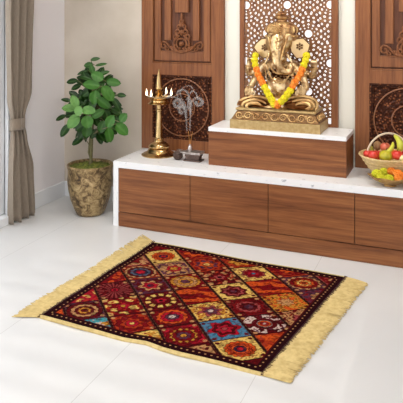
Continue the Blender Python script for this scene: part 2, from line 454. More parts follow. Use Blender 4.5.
# ================================================================ LATTICE SCREEN
JX0, JX1 = -1.469, -.753; JY = 4.296
sc_ = thing('lattice_screen', (-1.111, YB-.006, PZ), 'backlit brown lattice screen in a wooden frame behind the statue', 'screen')
f = MB(); f.box(JX0, JX0+.036, JY-.004, YB-.006, PZ, PT); f.box(JX1-.046, JX1, JY-.004, YB-.006, PZ, PT)
f.box(JX0+.036, JX1-.046, JY-.004, YB-.006, PT-.04, PT); f.box(JX0+.036, JX1-.046, JY-.004, YB-.006, PZ, PZ+.02)
obj('screen_frame', f, WOODZ, sc_, bevel=.002)
BACKLIT = emis('backlit_acrylic', (250,252,255), .85)
obj('backlight', MB().box(JX0+.036, JX1-.046, YB-.012, YB-.006, PZ+.02, PT-.04), BACKLIT, sc_)
lx0, lx1, lz0, lz1 = JX0+.034, JX1-.044, PZ+.018, PT-.038
st = .0025; nx = int((lx1-lx0)/st); nz_ = int((lz1-lz0)/st)
gx = lx0 + (np.arange(nx)+.5)*st; gz = lz0 + (np.arange(nz_)+.5)*st
GX, GZ = np.meshgrid(gx, gz)
cc = P(287, 5, JY); ax, az = .307, .204*2
best = np.full(GX.shape, 9.0); BX = np.zeros(GX.shape); BZ = np.zeros(GX.shape)
for i in range(-4, 5):
    for j in range(-5, 6):
        for off in (0, .5):
            px = cc.x + (i+off)*ax; pz_ = cc.z + (j+off)*az
            d = np.hypot(GX-px, GZ-pz_); k = d < best
            best[k] = d[k]; BX[k] = (GX-px)[k]; BZ[k] = (GZ-pz_)[k]
TH = np.arctan2(BZ, BX)
hole = best < .027
for k, (R_, n_, hr, hr2) in enumerate([(.045, 10, .0056, .0052), (.066, 12, .0086, .0068), (.092, 14, .0106, .0084), (.118, 20, .0090, .0076), (.142, 24, .0086, .0076), (.166, 28, .0086, .0076)]):
    a = (TH/(2*PI)*n_ + (.5 if k % 2 else 0)) % 1.0 - .5
    hole |= ((a*2*PI*R_/n_)/hr)**2 + ((best-R_)/hr2)**2 < 1
solid = ~hole
idx = np.arange((nx+1)*(nz_+1)).reshape(nz_+1, nx+1)
q0 = idx[:-1, :-1][solid]; q1 = idx[:-1, 1:][solid]; q2 = idx[1:, 1:][solid]; q3 = idx[1:, :-1][solid]
vx, vz = np.meshgrid(lx0 + np.arange(nx+1)*st, lz0 + np.arange(nz_+1)*st)
V = np.stack([vx.ravel(), np.full(vx.size, JY+.006), vz.ravel()], 1)
Fq = np.stack([q0, q1, q2, q3], 1); used = np.unique(Fq); remap = -np.ones(len(V), int); remap[used] = np.arange(len(used))
me = bpy.data.meshes.new('lattice'); base = np.array(origin(sc_))
me.from_pydata((V[used]-base).tolist(), [], remap[Fq].tolist()); me.update()
LATT = plain('lattice_wood', (104,62,36), .4, .1, var=(150,104,62), vscale=30)
me.materials.append(LATT)
o = bpy.data.objects.new('lattice', me); C.objects.link(o); o.parent = sc_
m = o.modifiers.new('th', 'SOLIDIFY'); m.thickness = .008; m.offset = 0

# ================================================================ STATUE
SY = 4.165
s1 = S(SY)
bx0, bx1, by0, by1 = -1.442, -.815, 4.003, 4.284
sb = thing('statue_base', (-1.128, 4.13, PZ), 'rectangular brass base with scrolled band under the seated statue', 'statue base')
obj('block', MB().box(bx0, bx1, by0, by1, PZ, PZ+.062), BASEBRASS, sb, bevel=.003)
BANDM = plain('dark_bronze_band', (112,80,48), .45, .6, var=(140,104,64), vscale=40)
# flared band carrying the scroll relief
z0 = PZ+.062; z1 = PZ+.125
def frus(x0,x1,y0,y1,za,X0_,X1_,Y0_,Y1_,zb, mb):
    vs = [(x0,y0,za),(x1,y0,za),(x1,y1,za),(x0,y1,za),(X0_,Y0_,zb),(X1_,Y0_,zb),(X1_,Y1_,zb),(X0_,Y1_,zb)]
    mb.add(vs, [(3,2,1,0),(4,5,6,7),(0,1,5,4),(1,2,6,5),(2,3,7,6),(3,0,4,7)])
w = MB(); frus(bx0+.006,bx1-.006,by0+.006,by1-.004,z0, bx0+.045,bx1-.045,by0+.027,by1-.01,z1, w)
obj('sloped_band', w, BANDM, sb, bevel=.004)
w = MB().box(bx0+.034, bx1-.036, by0+.020, by1-.004, z1, z1+.016)
obj('top_ledge', w, BASEBRASS, sb, bevel=.004)
w = MB(); yk = lambda z: by0+.006+(z-z0)/(z1-z0)*.021-.003
for k in range(9):
    xk = bx0+.065+k*.062; sx = 1 if k % 2 else -1
    pts = []; rad = []
    for i in range(30):
        t = i/29; a = t*3.4*PI; r = .024*(1-t*.8)
        zz = z0+.031+sx*r*math.sin(a); pts.append((xk+r*math.cos(a)*1.2, yk(zz), zz)); rad.append(.0048-.002*t)
    w.tube(pts, rad, 6)
    zz = z0+.031; w.ell((xk+.031, yk(zz), zz+sx*.012), (.007,.004,.010), 8, 6)
for k in range(4):
    yc = by0+.055+k*.055
    pts = []
    for i in range(24):
        t = i/23; a = t*3.2*PI; r = .022*(1-t*.8); zz = z0+.031+r*math.sin(a)
        pts.append((bx1-.006-(zz-z0)/(z1-z0)*.039+.003, yc+r*math.cos(a), zz))
    w.tube(pts, .004, 6)
obj('scroll_relief', w, BRASSD, sb, smooth=True, angle=60)
ZT = z1+.016
stt = thing('deity_statue', (P(279, 108, SY).x, SY, ZT), 'seated brass elephant-headed deity statue on the white-topped pedestal', 'statue')
B = MB()
def e(x, y, rx, rz, ry=None, Y=SY, rot=0):
    """ellipsoid centred where the photo shows x, y; radii in pixels"""
    c = P(x, y, Y); ry = (rx if ry is None else ry)
    B.ell(c, (rx*s1, ry*s1, rz*s1), 20, 14, Matrix.Rotation(math.radians(rot), 3, 'Y'))
def lim(pts, rads, n=12):
    """limb through (x, y, Y) points, radii in pixels; rounded ends"""
    q = [P(*p) for p in pts]; r = [a*s1 for a in rads]
    # smooth resample
    Q = []; RR = []
    for i in range(len(q)-1):
        p0 = q[max(i-1,0)]; p1_ = q[i]; p2_ = q[i+1]; p3 = q[min(i+2, len(q)-1)]
        for k in range(5):
            t = k/5
            Q.append(.5*((2*p1_)+(p2_-p0)*t+(2*p0-5*p1_+4*p2_-p3)*t*t+(3*p1_-p0-3*p2_+p3)*t**3)); RR.append(r[i]+(r[i+1]-r[i])*t)
    Q.append(q[-1]); RR.append(r[-1])
    B.tube(Q, RR, n); B.ell(Q[0], RR[0], 12, 8); B.ell(Q[-1], RR[-1], 12, 8)
# hips, belly, chest
e(279, 101, 20, 9, 15, SY+.01); e(279, 88, 15, 13.5, 12, SY-.02); e(279, 74, 14.5, 11, 9, SY+.02); e(279, 66, 18, 6, 8, SY+.03)
lim([(279,64,SY+.03),(279,56,SY+.0)], [8,8])
# crossed legs: thighs out to the knees, shins back to the middle
lim([(270,101,SY+.02),(255,103,SY-.02),(242,104.5,SY-.05)], [8,7.4,5.6])
lim([(242,105,SY-.05),(255,107.5,SY-.08),(268,108.5,SY-.085),(275,109,SY-.085)], [5.6,4.6,3.6,3])
lim([(288,101,SY+.02),(301,103,SY-.02),(311,105,SY-.05)], [8,7.4,5.6])
lim([(311,106,SY-.05),(300,107,SY-.085),(290,104.5,SY-.095),(283,107,SY-.09)], [5.6,4.8,3.8,3])
# feet with toes
lim([(276,109.2,SY-.085),(270,110,SY-.10)], [2.8,2.0])
lim([(285,106,SY-.095),(294,110,SY-.105)], [3,2.2])
for k in range(4): lim([(294+k*1.7,109.6-k*.2,SY-.108),(296+k*1.7,110.6-k*.2,SY-.112)], [.9,.7], 6)
# upper arms and forearms
lim([(265,66,SY+.02),(257,76,SY+.01),(251,86,SY-.02)], [5,4.4,3.4]); lim([(251,86,SY-.02),(248.5,93,SY-.06),(248.5,98,SY-.07)], [3.4,2.8,2.6])
lim([(293,66,SY+.02),(302,77,SY+.01),(306,87,SY-.02)], [5,4.4,3.4]); lim([(306,87,SY-.02),(303,93,SY-.06),(301,98,SY-.07)], [3.4,2.8,2.6])
# hands with raised fingers on the knees
for hx, sgn in ((248.5, 1), (301, -1)):
    e(hx, 95.5, 4.2, 4.6, 2, SY-.07)
    for k, (dx, top, r) in enumerate([(-3.2, 88.6, .95), (-1.1, 86.4, 1.05), (1.1, 86.2, 1.05), (3.1, 88.0, 1.0)]):
        lim([(hx+dx*.9, 94, SY-.072), (hx+dx*1.15, (94+top)/2, SY-.078), (hx+dx*1.05, top, SY-.074)], [1.2, 1.1, r*.85], 8)
    lim([(hx+sgn*3.4, 97, SY-.074), (hx+sgn*5.6, 94.5, SY-.082), (hx+sgn*5.2, 91.6, SY-.084)], [1.3, 1.15, .9], 8)
# rear raised arms with fists
lim([(293,64,SY+.05),(305,73,SY+.06),(313,76,SY+.04),(314,68,SY+.02)], [4.5,4,3.6,2.8]); e(314, 64.5, 3.8, 4.2, 3, SY+.01)
lim([(265,64,SY+.05),(254,72,SY+.06),(249,72,SY+.04),(249.5,64,SY+.03)], [4.5,4,3.4,2.6]); e(250, 61, 3.2, 3.6, 3, SY+.03)
for k in range(4): lim([(311.5+k*1.6,64,SY-.012),(311.2+k*1.6,62,SY-.02),(311.6+k*1.6,60.5,SY-.008)], [1,1,.9], 6)
for k in range(4): lim([(248+k*1.4,60.5,SY+.006),(247.8+k*1.4,59,SY+.0),(248+k*1.4,57.6,SY+.01)], [.9,.9,.8], 6)
# head: twin-domed brow, cheeks, trunk
e(279, 43, 14, 12, 12, SY-.02); e(273.5, 38, 7.5, 6.5, 7, SY-.05); e(286, 38, 7.5, 6.5, 7, SY-.04); e(277, 46, 9.5, 9, 8, SY-.065); e(281.5, 30, 15.0, 8, 11, SY-.01)
lim([(276.5,41,SY-.085),(275.5,50,SY-.125),(275.8,58,SY-.15),(277,65,SY-.16),(281,70.5,SY-.155),(287,72,SY-.145),(291,69,SY-.14),(289.5,65.5,SY-.138)], [8.6,6.6,5.0,4.1,3.5,3.1,2.6,2.0], 14)
# tusks, lip
lim([(269,54,SY-.10),(266,60,SY-.13),(264,64,SY-.135)], [1.6,1.3,.7], 8); lim([(286,54,SY-.10),(289.5,59.5,SY-.13),(291.5,63,SY-.135)], [1.6,1.3,.7], 8)
e(280, 59, 6, 4, 5, SY-.06)
for v in B.v: v.z = max(v.z, ZT+.002)
stt.scale = (1, .85, 1)
bodyo = obj('body', B, STATUE, stt, smooth=False)
m = bodyo.modifiers.new('rm', 'REMESH'); m.mode = 'VOXEL'; m.voxel_size = .0034; m.use_smooth_shade = True
# ears: fan shaped slabs with a rosette each
def ear(poly, Yc, tilt, flower):
    q = MB(); n = len(poly)
    fr = [P(x, y, Yc+tilt*(i > 1 and i < n-1)) for i, (x, y) in enumerate(poly)]
    cen = sum(fr, Vector())/n + Vector((0,-.006,0))
    vs = fr + [v+Vector((0,.014,0)) for v in fr] + [cen, cen+Vector((0,.018,0))]
    fs = []
    for i in range(n):
        j = (i+1) % n
        fs += [(i, j, 2*n), (n+j, n+i, 2*n+1), (i, n+i, n+j, j)]
    q.add(vs, fs)
    eo = obj('ear', q, EARM, stt, smooth=True, angle=50)
    q = MB(); q.tube([v+Vector((0,-.002,0)) for v in fr]+[fr[0]], .0045, 6)
    c = P(*flower, Yc-.012)
    for k in range(6): q.ell(c+Vector((.017*math.cos(k*PI/3+.5), 0, .017*math.sin(k*PI/3+.5))), (.009,.004,.007), 8, 6, Matrix.Rotation(-k*PI/3-.5, 3, 'Y'))
    q.ell(c, (.006,.006,.006), 8, 6)
    obj('ear_ornament', q, plain('dark_bronze', (112,80,50), .4, .8), eo, smooth=True)
ear([(270,41.5),(266,38.3),(261.5,38.5),(256,43),(253.5,47.5),(258,54),(263,58.5),(271,56)], SY-.03, .01, (264.3,47.5))
ear([(289.5,44),(292.8,40),(297,38.6),(303.3,38),(310,44.5),(308.5,51),(305.5,57.4),(296.3,58.5),(291,52)], SY-.03, .01, (299.3,46.5))
# crown
CRB = plain('crown_brass', (222,182,124), .3, .7, bump=.6, bscale=55, var=(120,74,44), vscale=26)
def lat(c, prof, mb, n=28, sq=.85): mb.lathe([(r*s1, z*s1) for r, z in prof], c, n, True, (1, sq))
cr = MB(); c0 = P(281.5, 38.5, SY+.0)
lat(c0, [(15.5,-2.0),(16.4,0),(15.8,1.5),(15.8,3.4),(14.9,5),(15.6,7),(16,9.5),(15.2,12),(13,14.6),(9.5,16.2),(6.2,17),(5.4,18.6)], cr)
lat(c0, [(4.6,18.4),(7.6,19.8),(8.0,21.4),(6.2,22.6),(4.0,23.2),(5.4,24.6),(4.6,26),(2.2,27),(1.3,28.2),(2.0,29.2),(1.2,30.2),(.2,31)], cr)
cro = obj('crown', cr, CRB, stt, smooth=True, angle=50)
q = MB()
for k in range(26):
    a = 2*PI*k/26; q.ell(c0+Vector((15.9*s1*math.cos(a), 15.9*.85*s1*math.sin(a), 2.4*s1)), .008, 8, 6)
for k in range(13):
    a = 2*PI*k/13; q.ell(c0+Vector((15.4*s1*math.cos(a), 15.4*.85*s1*math.sin(a), 8.6*s1)), (.011,.008,.022), 8, 6)
obj('crown_beads', q, BRASSD, cro, smooth=True)
q = MB(); rc = P(276, 29.5, SY-.112)
for R_, n_ in ((.028, 12), (.040, 16)):
    for k in range(n_):
        a = 2*PI*k/n_; q.ell(rc+Vector((R_*math.cos(a), .006*(R_ > .03), R_*math.sin(a))), (.008,.005,.005), 8, 6, Matrix.Rotation(-a, 3, 'Y'))
q.tube([rc+Vector((.017*math.cos(a*PI/10), -.003, .017*math.sin(a*PI/10))) for a in range(21)], .005, 6)
q.ell(rc, (.011,.007,.011), 10, 6)
obj('crown_rosette', q, BRASSD, cro, smooth=True)
# forehead ornament along the trunk
q = MB()
for k, (x, y, Yk) in enumerate([(276.3,39,SY-.150),(276,44,SY-.163),(275.8,49,SY-.172),(275.6,54,SY-.180),(276,59,SY-.184)]):
    rr = (7-k*1.1)
    for d in range(int(rr)*2+1):
        a = PI*d/(int(rr)*2); q.ell(P(x-rr*math.cos(a)*.75, y+2.2*math.sin(a), Yk+.020*abs(math.cos(a))**2), .0042, 8, 5)
    q.ell(P(x, y-.5, Yk), (.006,.004,.008), 8, 6)
obj('trunk_ornament', q, BRASSD, stt, smooth=True)
# raised borders down both edges of the trunk plate
for pts in ([(267.5,37,-.115),(268.8,42,-.135),(270,48,-.150),(271,54,-.158),(272.5,60,-.165)], [(287,37,-.105),(285.4,42,-.125),(283.2,48,-.145),(281.4,54,-.155),(280.2,60,-.165)]):
    obj('trunk_border', MB().tube([P(x, y, SY+d) for x, y, d in pts], [.007,.0075,.007,.006,.004], 8), BRASSD, stt, smooth=True)
# eyes
EYEM = plain('eye_bronze', (70,44,28), .35, .7)
for ex, ey in ((269.6, -.118), (283.6, -.110)): obj('eye', MB().ell(P(ex, 45.5, SY+ey), (.008,.005,.0045), 10, 6), EYEM, stt, smooth=True)
# necklaces, armlets, anklets, robe folds
def chain(pts, r, step, mb):
    pts = [P(*p) for p in pts]; d = 0
    for a, b_ in zip(pts, pts[1:]):
        L = (b_-a).length; t = d
        while t < L: mb.ell(a+(b_-a)*(t/L), r, 8, 6); t += step
        d = t-L
q = MB()
for k, (w_, dep) in enumerate([(9, 10), (12, 18), (14.5, 27)]):
    pts = []
    for i in range(17):
        a = PI*i/16; yy = 64+k*1.0+dep*math.sin(a)
        pts.append((279-w_*math.cos(a), yy, SY-.055-.058*math.sin(a)-(.014*k)*math.sin(a)))
    chain(pts, .0062-.0006*k, .0105, q)
obj('necklaces', q, BRASSD, stt, smooth=True)
for (x, y, Y_, r) in [(258.5,74,SY+.01,5.2),(302,75.5,SY+.01,5.2),(249,90,SY-.05,3.6),(304.5,90,SY-.05,3.6),(314,69,SY+.02,3.6),(249.5,66,SY+.03,3.4)]:
    c = P(x, y, Y_); q = MB()
    for dz in (-.003, .004): q.tube([c+Vector((r*s1*math.cos(a*PI/8), r*s1*math.sin(a*PI/8), dz+.004*math.cos(a*PI/8))) for a in range(17)], .0045, 6)
    obj('bangle', q, BRASSD, stt, smooth=True)
q = MB()
for xc, sg in ((254.5, -1), (300.5, 1)):
    for k in range(3):
        pts = []; rx_ = 16.5-4.6*k; ry_ = 8.6-2.7*k
        for i in range(25):
            a = math.radians(15+235*i/24); x = xc+sg*(-rx_*math.cos(a))+sg*.8*k; yy = 105.4-ry_*math.sin(a)+.6*k
            pts.append(P(x, yy, SY-.050-.026*k-.05*max(0, math.cos((x-xc)/17*1.3))+.02*max(0, math.sin(a))))
        q.tube(pts, [.0105*(1-.75*abs(2*i/24-1)**3)+.002 for i in range(25)], 8)
for v in q.v: v.z = max(v.z, ZT+.003)
obj('robe_folds', q, BRASSD, stt, smooth=True)
# offering in the front hand and broken tusk sweet
q = MB(); q.ell(P(294.5, 70.5, SY-.15), (.012,.010,.012), 12, 8); q.ell(P(291.5, 75.5, SY-.145), (.013,.010,.010), 12, 8)
obj('sweet', q, BRASSD, stt, smooth=True)

# garland of marigolds
gar = thing('flower_garland', P(279, 107, SY-.13), 'yellow and orange marigold garland hanging round the neck of the statue', 'garland')
def blossom(seed, r):
    rr = random.Random(seed); q = MB()
    q.ell((0,0,0), r*.75, 12, 8)
    for k in range(46):
        z = 1-2*(k+.5)/46; a = k*2.399963; s_ = math.sqrt(1-z*z); d = Vector((s_*math.cos(a), s_*math.sin(a), z))
        q.ell(d*r*.78, (r*.26, r*.20, r*.13), 7, 5, d.to_track_quat('Z', 'Y').to_matrix() @ Matrix.Rotation(rr.random()*6, 3, 'Z') @ Matrix.Rotation(.7, 3, 'X'))
    return q
def flower_mat(name, a, b_):
    m = plain(name, a, .75, 0, .2, bump=.3, bscale=120, var=b_, vscale=60)
    m.node_tree.nodes['Principled BSDF'].inputs['Subsurface Weight'].default_value = .15
    m.node_tree.nodes['Principled BSDF'].inputs['Subsurface Radius'].default_value = (.01,.008,.002); return m
YEL = flower_mat('marigold_yellow', (226,212,28), (240,222,60)); ORA = flower_mat('marigold_orange', (236,126,32), (250,164,74))
gp = [(255.5,55.5),(254.6,59.5),(255,63.5),(255.8,67.5),(257.2,71.5),(258.5,75.5),(260.6,79.5),(262.6,83.3),(264.5,87),(266.6,90.6),(268.5,94.3),(270.6,98),(272.8,101.8),(275.2,106.2),(279.4,103.2),(282.6,100.2),(285.4,97),(288,93.6),(290.8,90),(292.6,86.6),(294.6,83),(297.2,79.2),(299.8,75.6),(301.4,71.8),(302.8,67.8),(304.4,63.8),(305.6,59.8),(306.4,55.8)]
acc = [0]
for a, b_ in zip(gp, gp[1:]): acc.append(acc[-1]+math.hypot(b_[0]-a[0], b_[1]-a[1]))
NG = 25; kc = 13/27
gx_ = [acc[-1]*i/(NG-1) for i in range(NG)]
gp = [(float(np.interp(g, acc, [p[0] for p in gp])), float(np.interp(g, acc, [p[1] for p in gp]))) for g in gx_]
mid_ = max(range(NG), key=lambda i: gp[i][1])
proto = {}
for k, (x, y) in enumerate(gp):
    col = 'O' if (k == mid_ or 66 <= y <= 87) else 'Y'
    t = k/(len(gp)-1); Yk = SY-.060-.100*math.sin(PI*t)**.8
    c = P(x, y, Yk)
    for ox in ((0,),)[0]:
        if col not in proto:
            o = obj('marigold', blossom(3, .0275), ORA if col == 'O' else YEL, None, smooth=True, angle=180)
            proto[col] = o
        else:
            o = proto[col].copy(); C.objects.link(o)
        o.parent = gar; o.location = c-gar.location; o.rotation_euler = (rnd.random()*6, rnd.random()*6, rnd.random()*6)
        s_ = 1.12 if k == mid_ else rnd.uniform(.94, 1.06); o.scale = (s_, s_, s_)
        if col == 'O': o['label'] = 'orange marigold blossom'
w = MB(); w.tube([P(x, y, SY-.060-.100*math.sin(PI*k/(len(gp)-1))**.8) for k, (x, y) in enumerate(gp)], .003, 6)
cn = P(255.5,52,SY+.02); cn2 = P(306.4,52,SY+.02)
w.tube([P(255.5,55.5,SY-.065), P(258,52,SY-.0), P(266,50,SY+.05), P(279,49.5,SY+.075), P(295,50,SY+.05), P(304,52,SY-.0), P(306.4,55.8,SY-.065)], .003, 6)
obj('thread', w, plain('thread', (150,140,60), .8), gar)

# ================================================================ OIL LAMP
LX, LY = -2.055, 4.135
LY = 4.14; LX = P(159, 153.8, LY).x
sl = S(LY, LX)
lamp = thing('oil_lamp', (LX, LY, CT), 'tall polished brass oil lamp with lit wicks on the countertop', 'oil lamp')
zb = lambda y: (P(159, y, LY).z - CT)           # height above the counter of photo row y
bse = MB(); bse.lathe([(17.4*sl,0),(17.6*sl,.006),(16.0*sl,.013),(13.0*sl,.020),(11.6*sl,.030),(10.6*sl,.046),(9.0*sl,.054),(8.6*sl,.057),(10.4*sl,.061),(10.6*sl,.067),(9.4*sl,.080),(7.0*sl,.093),(4.8*sl,.102),(4.4*sl,.112),(4.8*sl,.118),(4.2*sl,.122)], (LX,LY,CT), 48)
obj('base', bse, BRASS, lamp, smooth=True, angle=35)
zd = zb(104)
col = MB(); col.lathe([(4.3*sl,.118),(4.6*sl,.124),(3.7*sl,.130),(3.5*sl,.20),(3.0*sl,.29),(2.7*sl,zd-.055),(3.4*sl,zd-.050),(3.4*sl,zd-.040),(2.6*sl,zd-.034),(2.6*sl,zd+.004)], (LX,LY,CT), 32)
obj('column', col, BRASS, lamp, smooth=True, angle=35)
# five-beaked dish
dish = MB(); n = 60; prof = [(2.6,0),(6,.001),(10.2,.004),(10.4,.010),(8.2,.020),(7.8,.030),(9.2,.042),(11.2,.054),(11.4,.060),(9.6,.054),(4,.048),(.2,.048)]
vs = []; fs = []
wick = [math.radians(a) for a in (212, 258, 80, 18, 150)]
for i, (r, z) in enumerate(prof):
    for k in range(n):
        a = 2*PI*k/n; g = 0
        if 7 <= i <= 9:
            for wk in wick:
                d = (a-wk+PI) % (2*PI)-PI; g = max(g, math.exp(-(d/.16)**2))
        R_ = (r*1.08+g*2.4)*sl; vs.append((LX+R_*math.cos(a), LY+R_*math.sin(a), CT+zd+z+g*.004))
for i in range(len(prof)-1):
    for k in range(n):
        k2 = (k+1) % n; fs.append((i*n+k, i*n+k2, (i+1)*n+k2, (i+1)*n+k))
fs.append(tuple(range(n-1,-1,-1))); fs.append(tuple((len(prof)-1)*n+k for k in range(n)))
dish.add(vs, fs)
obj('dish', dish, BRASS, lamp, smooth=True, angle=40)
zt = zd+.048; zs = zb(68.5)
L_ = zs-zt
fin = MB(); fin.lathe([(4.6*sl,0),(4.4*sl,.010),(2.4*sl,.020),(3.6*sl,.030),(4.2*sl,.042),(2.2*sl,.052),(1.6*sl,.058),(3.4*sl,.064),(3.7*sl,.072),(3.2*sl,.090),(2.2*sl,L_*.70),(1.1*sl,L_*.86),(.9*sl,L_*.90),(1.2*sl,L_*.92),(.6*sl,L_*.95),(.1*sl,L_)], (LX,LY,CT+zt), 28)
obj('finial', fin, BRASS, lamp, smooth=True, angle=35)
FLAME = emis('flame', (255,236,196), 3.5); COT = plain('cotton_wick', (240,236,226), .9)
for wk in wick[:4]:
    c = Vector((LX+12.4*sl*math.cos(wk), LY+12.4*sl*math.sin(wk), CT+zd+.062))
    wko = obj('wick', MB().tube([c-Vector((.03*math.cos(wk), .03*math.sin(wk), .006)), c-Vector((.01*math.cos(wk), .01*math.sin(wk), 0)), c+Vector((0,0,.008))], .004, 8), COT, lamp, smooth=True)
    q = MB(); q.lathe([(.001,.0),(.006,.006),(.0085,.015),(.0065,.028),(.003,.042),(.0004,.056)], c+Vector((0,0,.002)), 14)
    obj('flame', q, FLAME, wko, smooth=True)

# ================================================================ INCENSE STAND
IY = 4.06
def PI_(x, y, dy=0): return P(x, y, IY+dy)
ix = P(191, 160, IY).x
ib = thing('incense_stand', (ix, IY, CT), 'small grey metal incense stand with a round ridged pot beside the brass lamp', 'incense stand')
PEW = plain('pewter', (196,188,182), .32, .7, bump=.2, bscale=60, var=(140,128,120), vscale=30); DKM = plain('dark_metal', (96,78,70), .4, .6, bump=.3, bscale=80)
si = S(IY, ix)
w = MB().box(ix-.052, ix+.088, IY-.045, IY+.045, CT+.052, CT+.068); obj('tray', w, PEW, ib, bevel=.004)
w = MB(); w.box(ix-.072, ix-.052, IY-.03, IY+.03, CT+.056, CT+.064); w.box(ix-.110, ix-.072, IY-.02, IY+.02, CT+.064, CT+.070); obj('handle', w, PEW, ib, bevel=.003)
w = MB().box(ix-.035, ix+.078, IY-.035, IY+.035, CT+.034, CT+.0525); obj('drawer', w, DKM, ib, bevel=.003)
w = MB().box(ix-.045, ix+.088, IY-.040, IY+.040, CT, CT+.012); w.box(ix-.032, ix+.074, IY-.03, IY+.03, CT+.012, CT+.035); obj('foot', w, DKM, ib, bevel=.004)
w = MB(); c = Vector((ix-.098, IY-.012, CT+.033))
w.ell(c, (.031,.031,.031), 20, 12)
for k in range(10):
    a = PI*k/10
    w.tube([c+Vector((.033*math.sin(t*PI/12)*math.cos(a), .033*math.sin(t*PI/12)*math.sin(a), .033*math.cos(t*PI/12))) for t in range(25)], .0028, 6)
w.lathe([(.014,0),(.016,.006),(.012,.012)], c+Vector((0,0,.026)), 16)
obj('ridged_pot', w, DKM, ib, smooth=True)
jx = P(190, 150, IY).x
w = MB().lathe([(.014,0),(.016,.004),(.016,.028),(.012,.036),(.008,.040),(.008,.048)], (jx, IY, CT+.068), 20)
obj('stick_jar', w, plain('frosted_silver', (196,186,182), .25, .5), ib, smooth=True)
STK = plain('incense_stick', (176,118,52), .8)
for dx in (-.004, .006): obj('incense_stick', MB().tube([(jx, IY, CT+.108), (jx+dx*3.2, IY, P(190,131.5,IY).z)], .0022, 6), STK, ib)
# smoke
SMK, nt, b = newmat('smoke_haze')
for n_ in list(nt.nodes):
    if n_.type == 'BSDF_PRINCIPLED': nt.nodes.remove(n_)
out = [n_ for n_ in nt.nodes if n_.type == 'OUTPUT_MATERIAL'][0]
tr = N(nt, 'ShaderNodeBsdfTransparent'); df = N(nt, 'ShaderNodeBsdfTranslucent'); df.inputs[0].default_value = (.9,.9,.9,1)
d2 = N(nt, 'ShaderNodeBsdfDiffuse'); d2.inputs[0].default_value = (.92,.92,.92,1); ad = N(nt, 'ShaderNodeMixShader'); ad.inputs[0].default_value = .5
nt.links.new(df.outputs[0], ad.inputs[1]); nt.links.new(d2.outputs[0], ad.inputs[2])
lw = N(nt, 'ShaderNodeLayerWeight', Blend=.5); inv = N(nt, 'ShaderNodeMath', operation='SUBTRACT'); inv.inputs[0].default_value = 1; nt.links.new(lw.outputs['Facing'], inv.inputs[1])
nz = N(nt, 'ShaderNodeTexNoise', Scale=12.0, Detail=2.0); nt.links.new(coords(nt), nz.inputs['Vector'])
mu = N(nt, 'ShaderNodeMath', operation='MULTIPLY'); nt.links.new(inv.outputs[0], mu.inputs[0]); nt.links.new(nz.outputs[0], mu.inputs[1])
mu2 = N(nt, 'ShaderNodeMath', operation='MULTIPLY'); nt.links.new(mu.outputs[0], mu2.inputs[0]); mu2.inputs[1].default_value = .36
ms = N(nt, 'ShaderNodeMixShader'); nt.links.new(mu2.outputs[0], ms.inputs[0]); nt.links.new(tr.outputs[0], ms.inputs[1]); nt.links.new(ad.outputs[0], ms.inputs[2])
nt.links.new(ms.outputs[0], out.inputs[0])
w = MB()
def smk(px, r0, r1, dy=0):
    q = [P(x, y, IY+dy+.01*math.sin(i)) for i, (x, y) in enumerate(px)]; Q = []; n = len(q)
    for i in range(n-1):
        p0 = q[max(i-1,0)]; a = q[i]; b_ = q[i+1]; p3 = q[min(i+2,n-1)]
        for k in range(6):
            t = k/6; Q.append(.5*((2*a)+(b_-p0)*t+(2*p0-5*a+4*b_-p3)*t*t+(3*a-p0-3*b_+p3)*t**3))
    Q.append(q[-1]); m_ = len(Q); w.tube(Q, [(r0+(r1-r0)*i/(m_-1))*si*1.25 for i in range(m_)], 10)
smk([(187,131),(186.5,124),(186,117),(185,111),(183,107),(180,108),(180,112),(183,113)], .5, 2.0)
smk([(190,131),(190,122),(190.5,114),(191,107),(190,102),(187,98)], .5, 1.8)
smk([(186,118),(186,110),(184,103),(180,99),(175,101),(174.5,105),(177.5,107),(180,104),(179,100)], .8, 2.0, .02)
smk([(184,110),(182,103),(177,98),(171,97),(166,98)], 1.0, .6)
smk([(190,114),(190,107),(192,101),(197,98),(201.5,100),(201.5,104),(197.5,105),(195.5,102)], .8, 1.9)
smk([(188,110),(188,103),(189,96),(186,91),(181,90),(177,93),(178,97)], .9, 1.0, .02)
smk([(197,98),(196,93),(192,91),(190,94)], .8, .5)
smk([(182,99),(180,92),(184,87),(190,86),(193,89)], .6, .5, .03)
tag(obj('incense_smoke', w, SMK, None, smooth=True, angle=180, at=P(189,131,IY)), 'thin curling white smoke rising from the incense sticks', 'smoke', kind='stuff')

# ================================================================ POTTED PLANT
PX_, PYY = -2.575, 4.01
pot = thing('potted_plant', (PX_, PYY, 0), 'leafy green plant in a mottled bronze pot in the room corner', 'potted plant')
pt = MB().lathe([(.092,0),(.102,.004),(.122,.05),(.148,.12),(.163,.19),(.169,.26),(.166,.30),(.168,.345),(.172,.352),(.174,.362),(.174,.376),(.168,.380),(.160,.376),(.158,.350),(.150,.335)], (PX_,PYY,0), 64)
for i, v in enumerate(pt.v):
    if .05 < v.z < .34:
        a = math.atan2(v.y-PYY, v.x-PX_); k = 1+.012*math.sin(3*a+v.z*14)+.008*math.sin(7*a-v.z*20)
        v.x = PX_+(v.x-PX_)*k; v.y = PYY+(v.y-PYY)*k
obj('pot', pt, POTM, pot, smooth=True, angle=50)
def mossf(u, v):
    r = .157*u; a = 2*PI*v; x = r*math.cos(a); y = r*math.sin(a)
    return (PX_+x, PYY+y, .355+.022*(1-u*u)+.012*noise.noise(Vector((x*40,y*40,0)))+.008*noise.noise(Vector((x*90,y*90,4))))
obj('moss', MB().grid(mossf, 24, 60), MOSS, pot, smooth=True, angle=180)
LEAF = attrmat('leaf_green', .36, 0, .2, 30, .28)
LEAFN = LEAF.node_tree
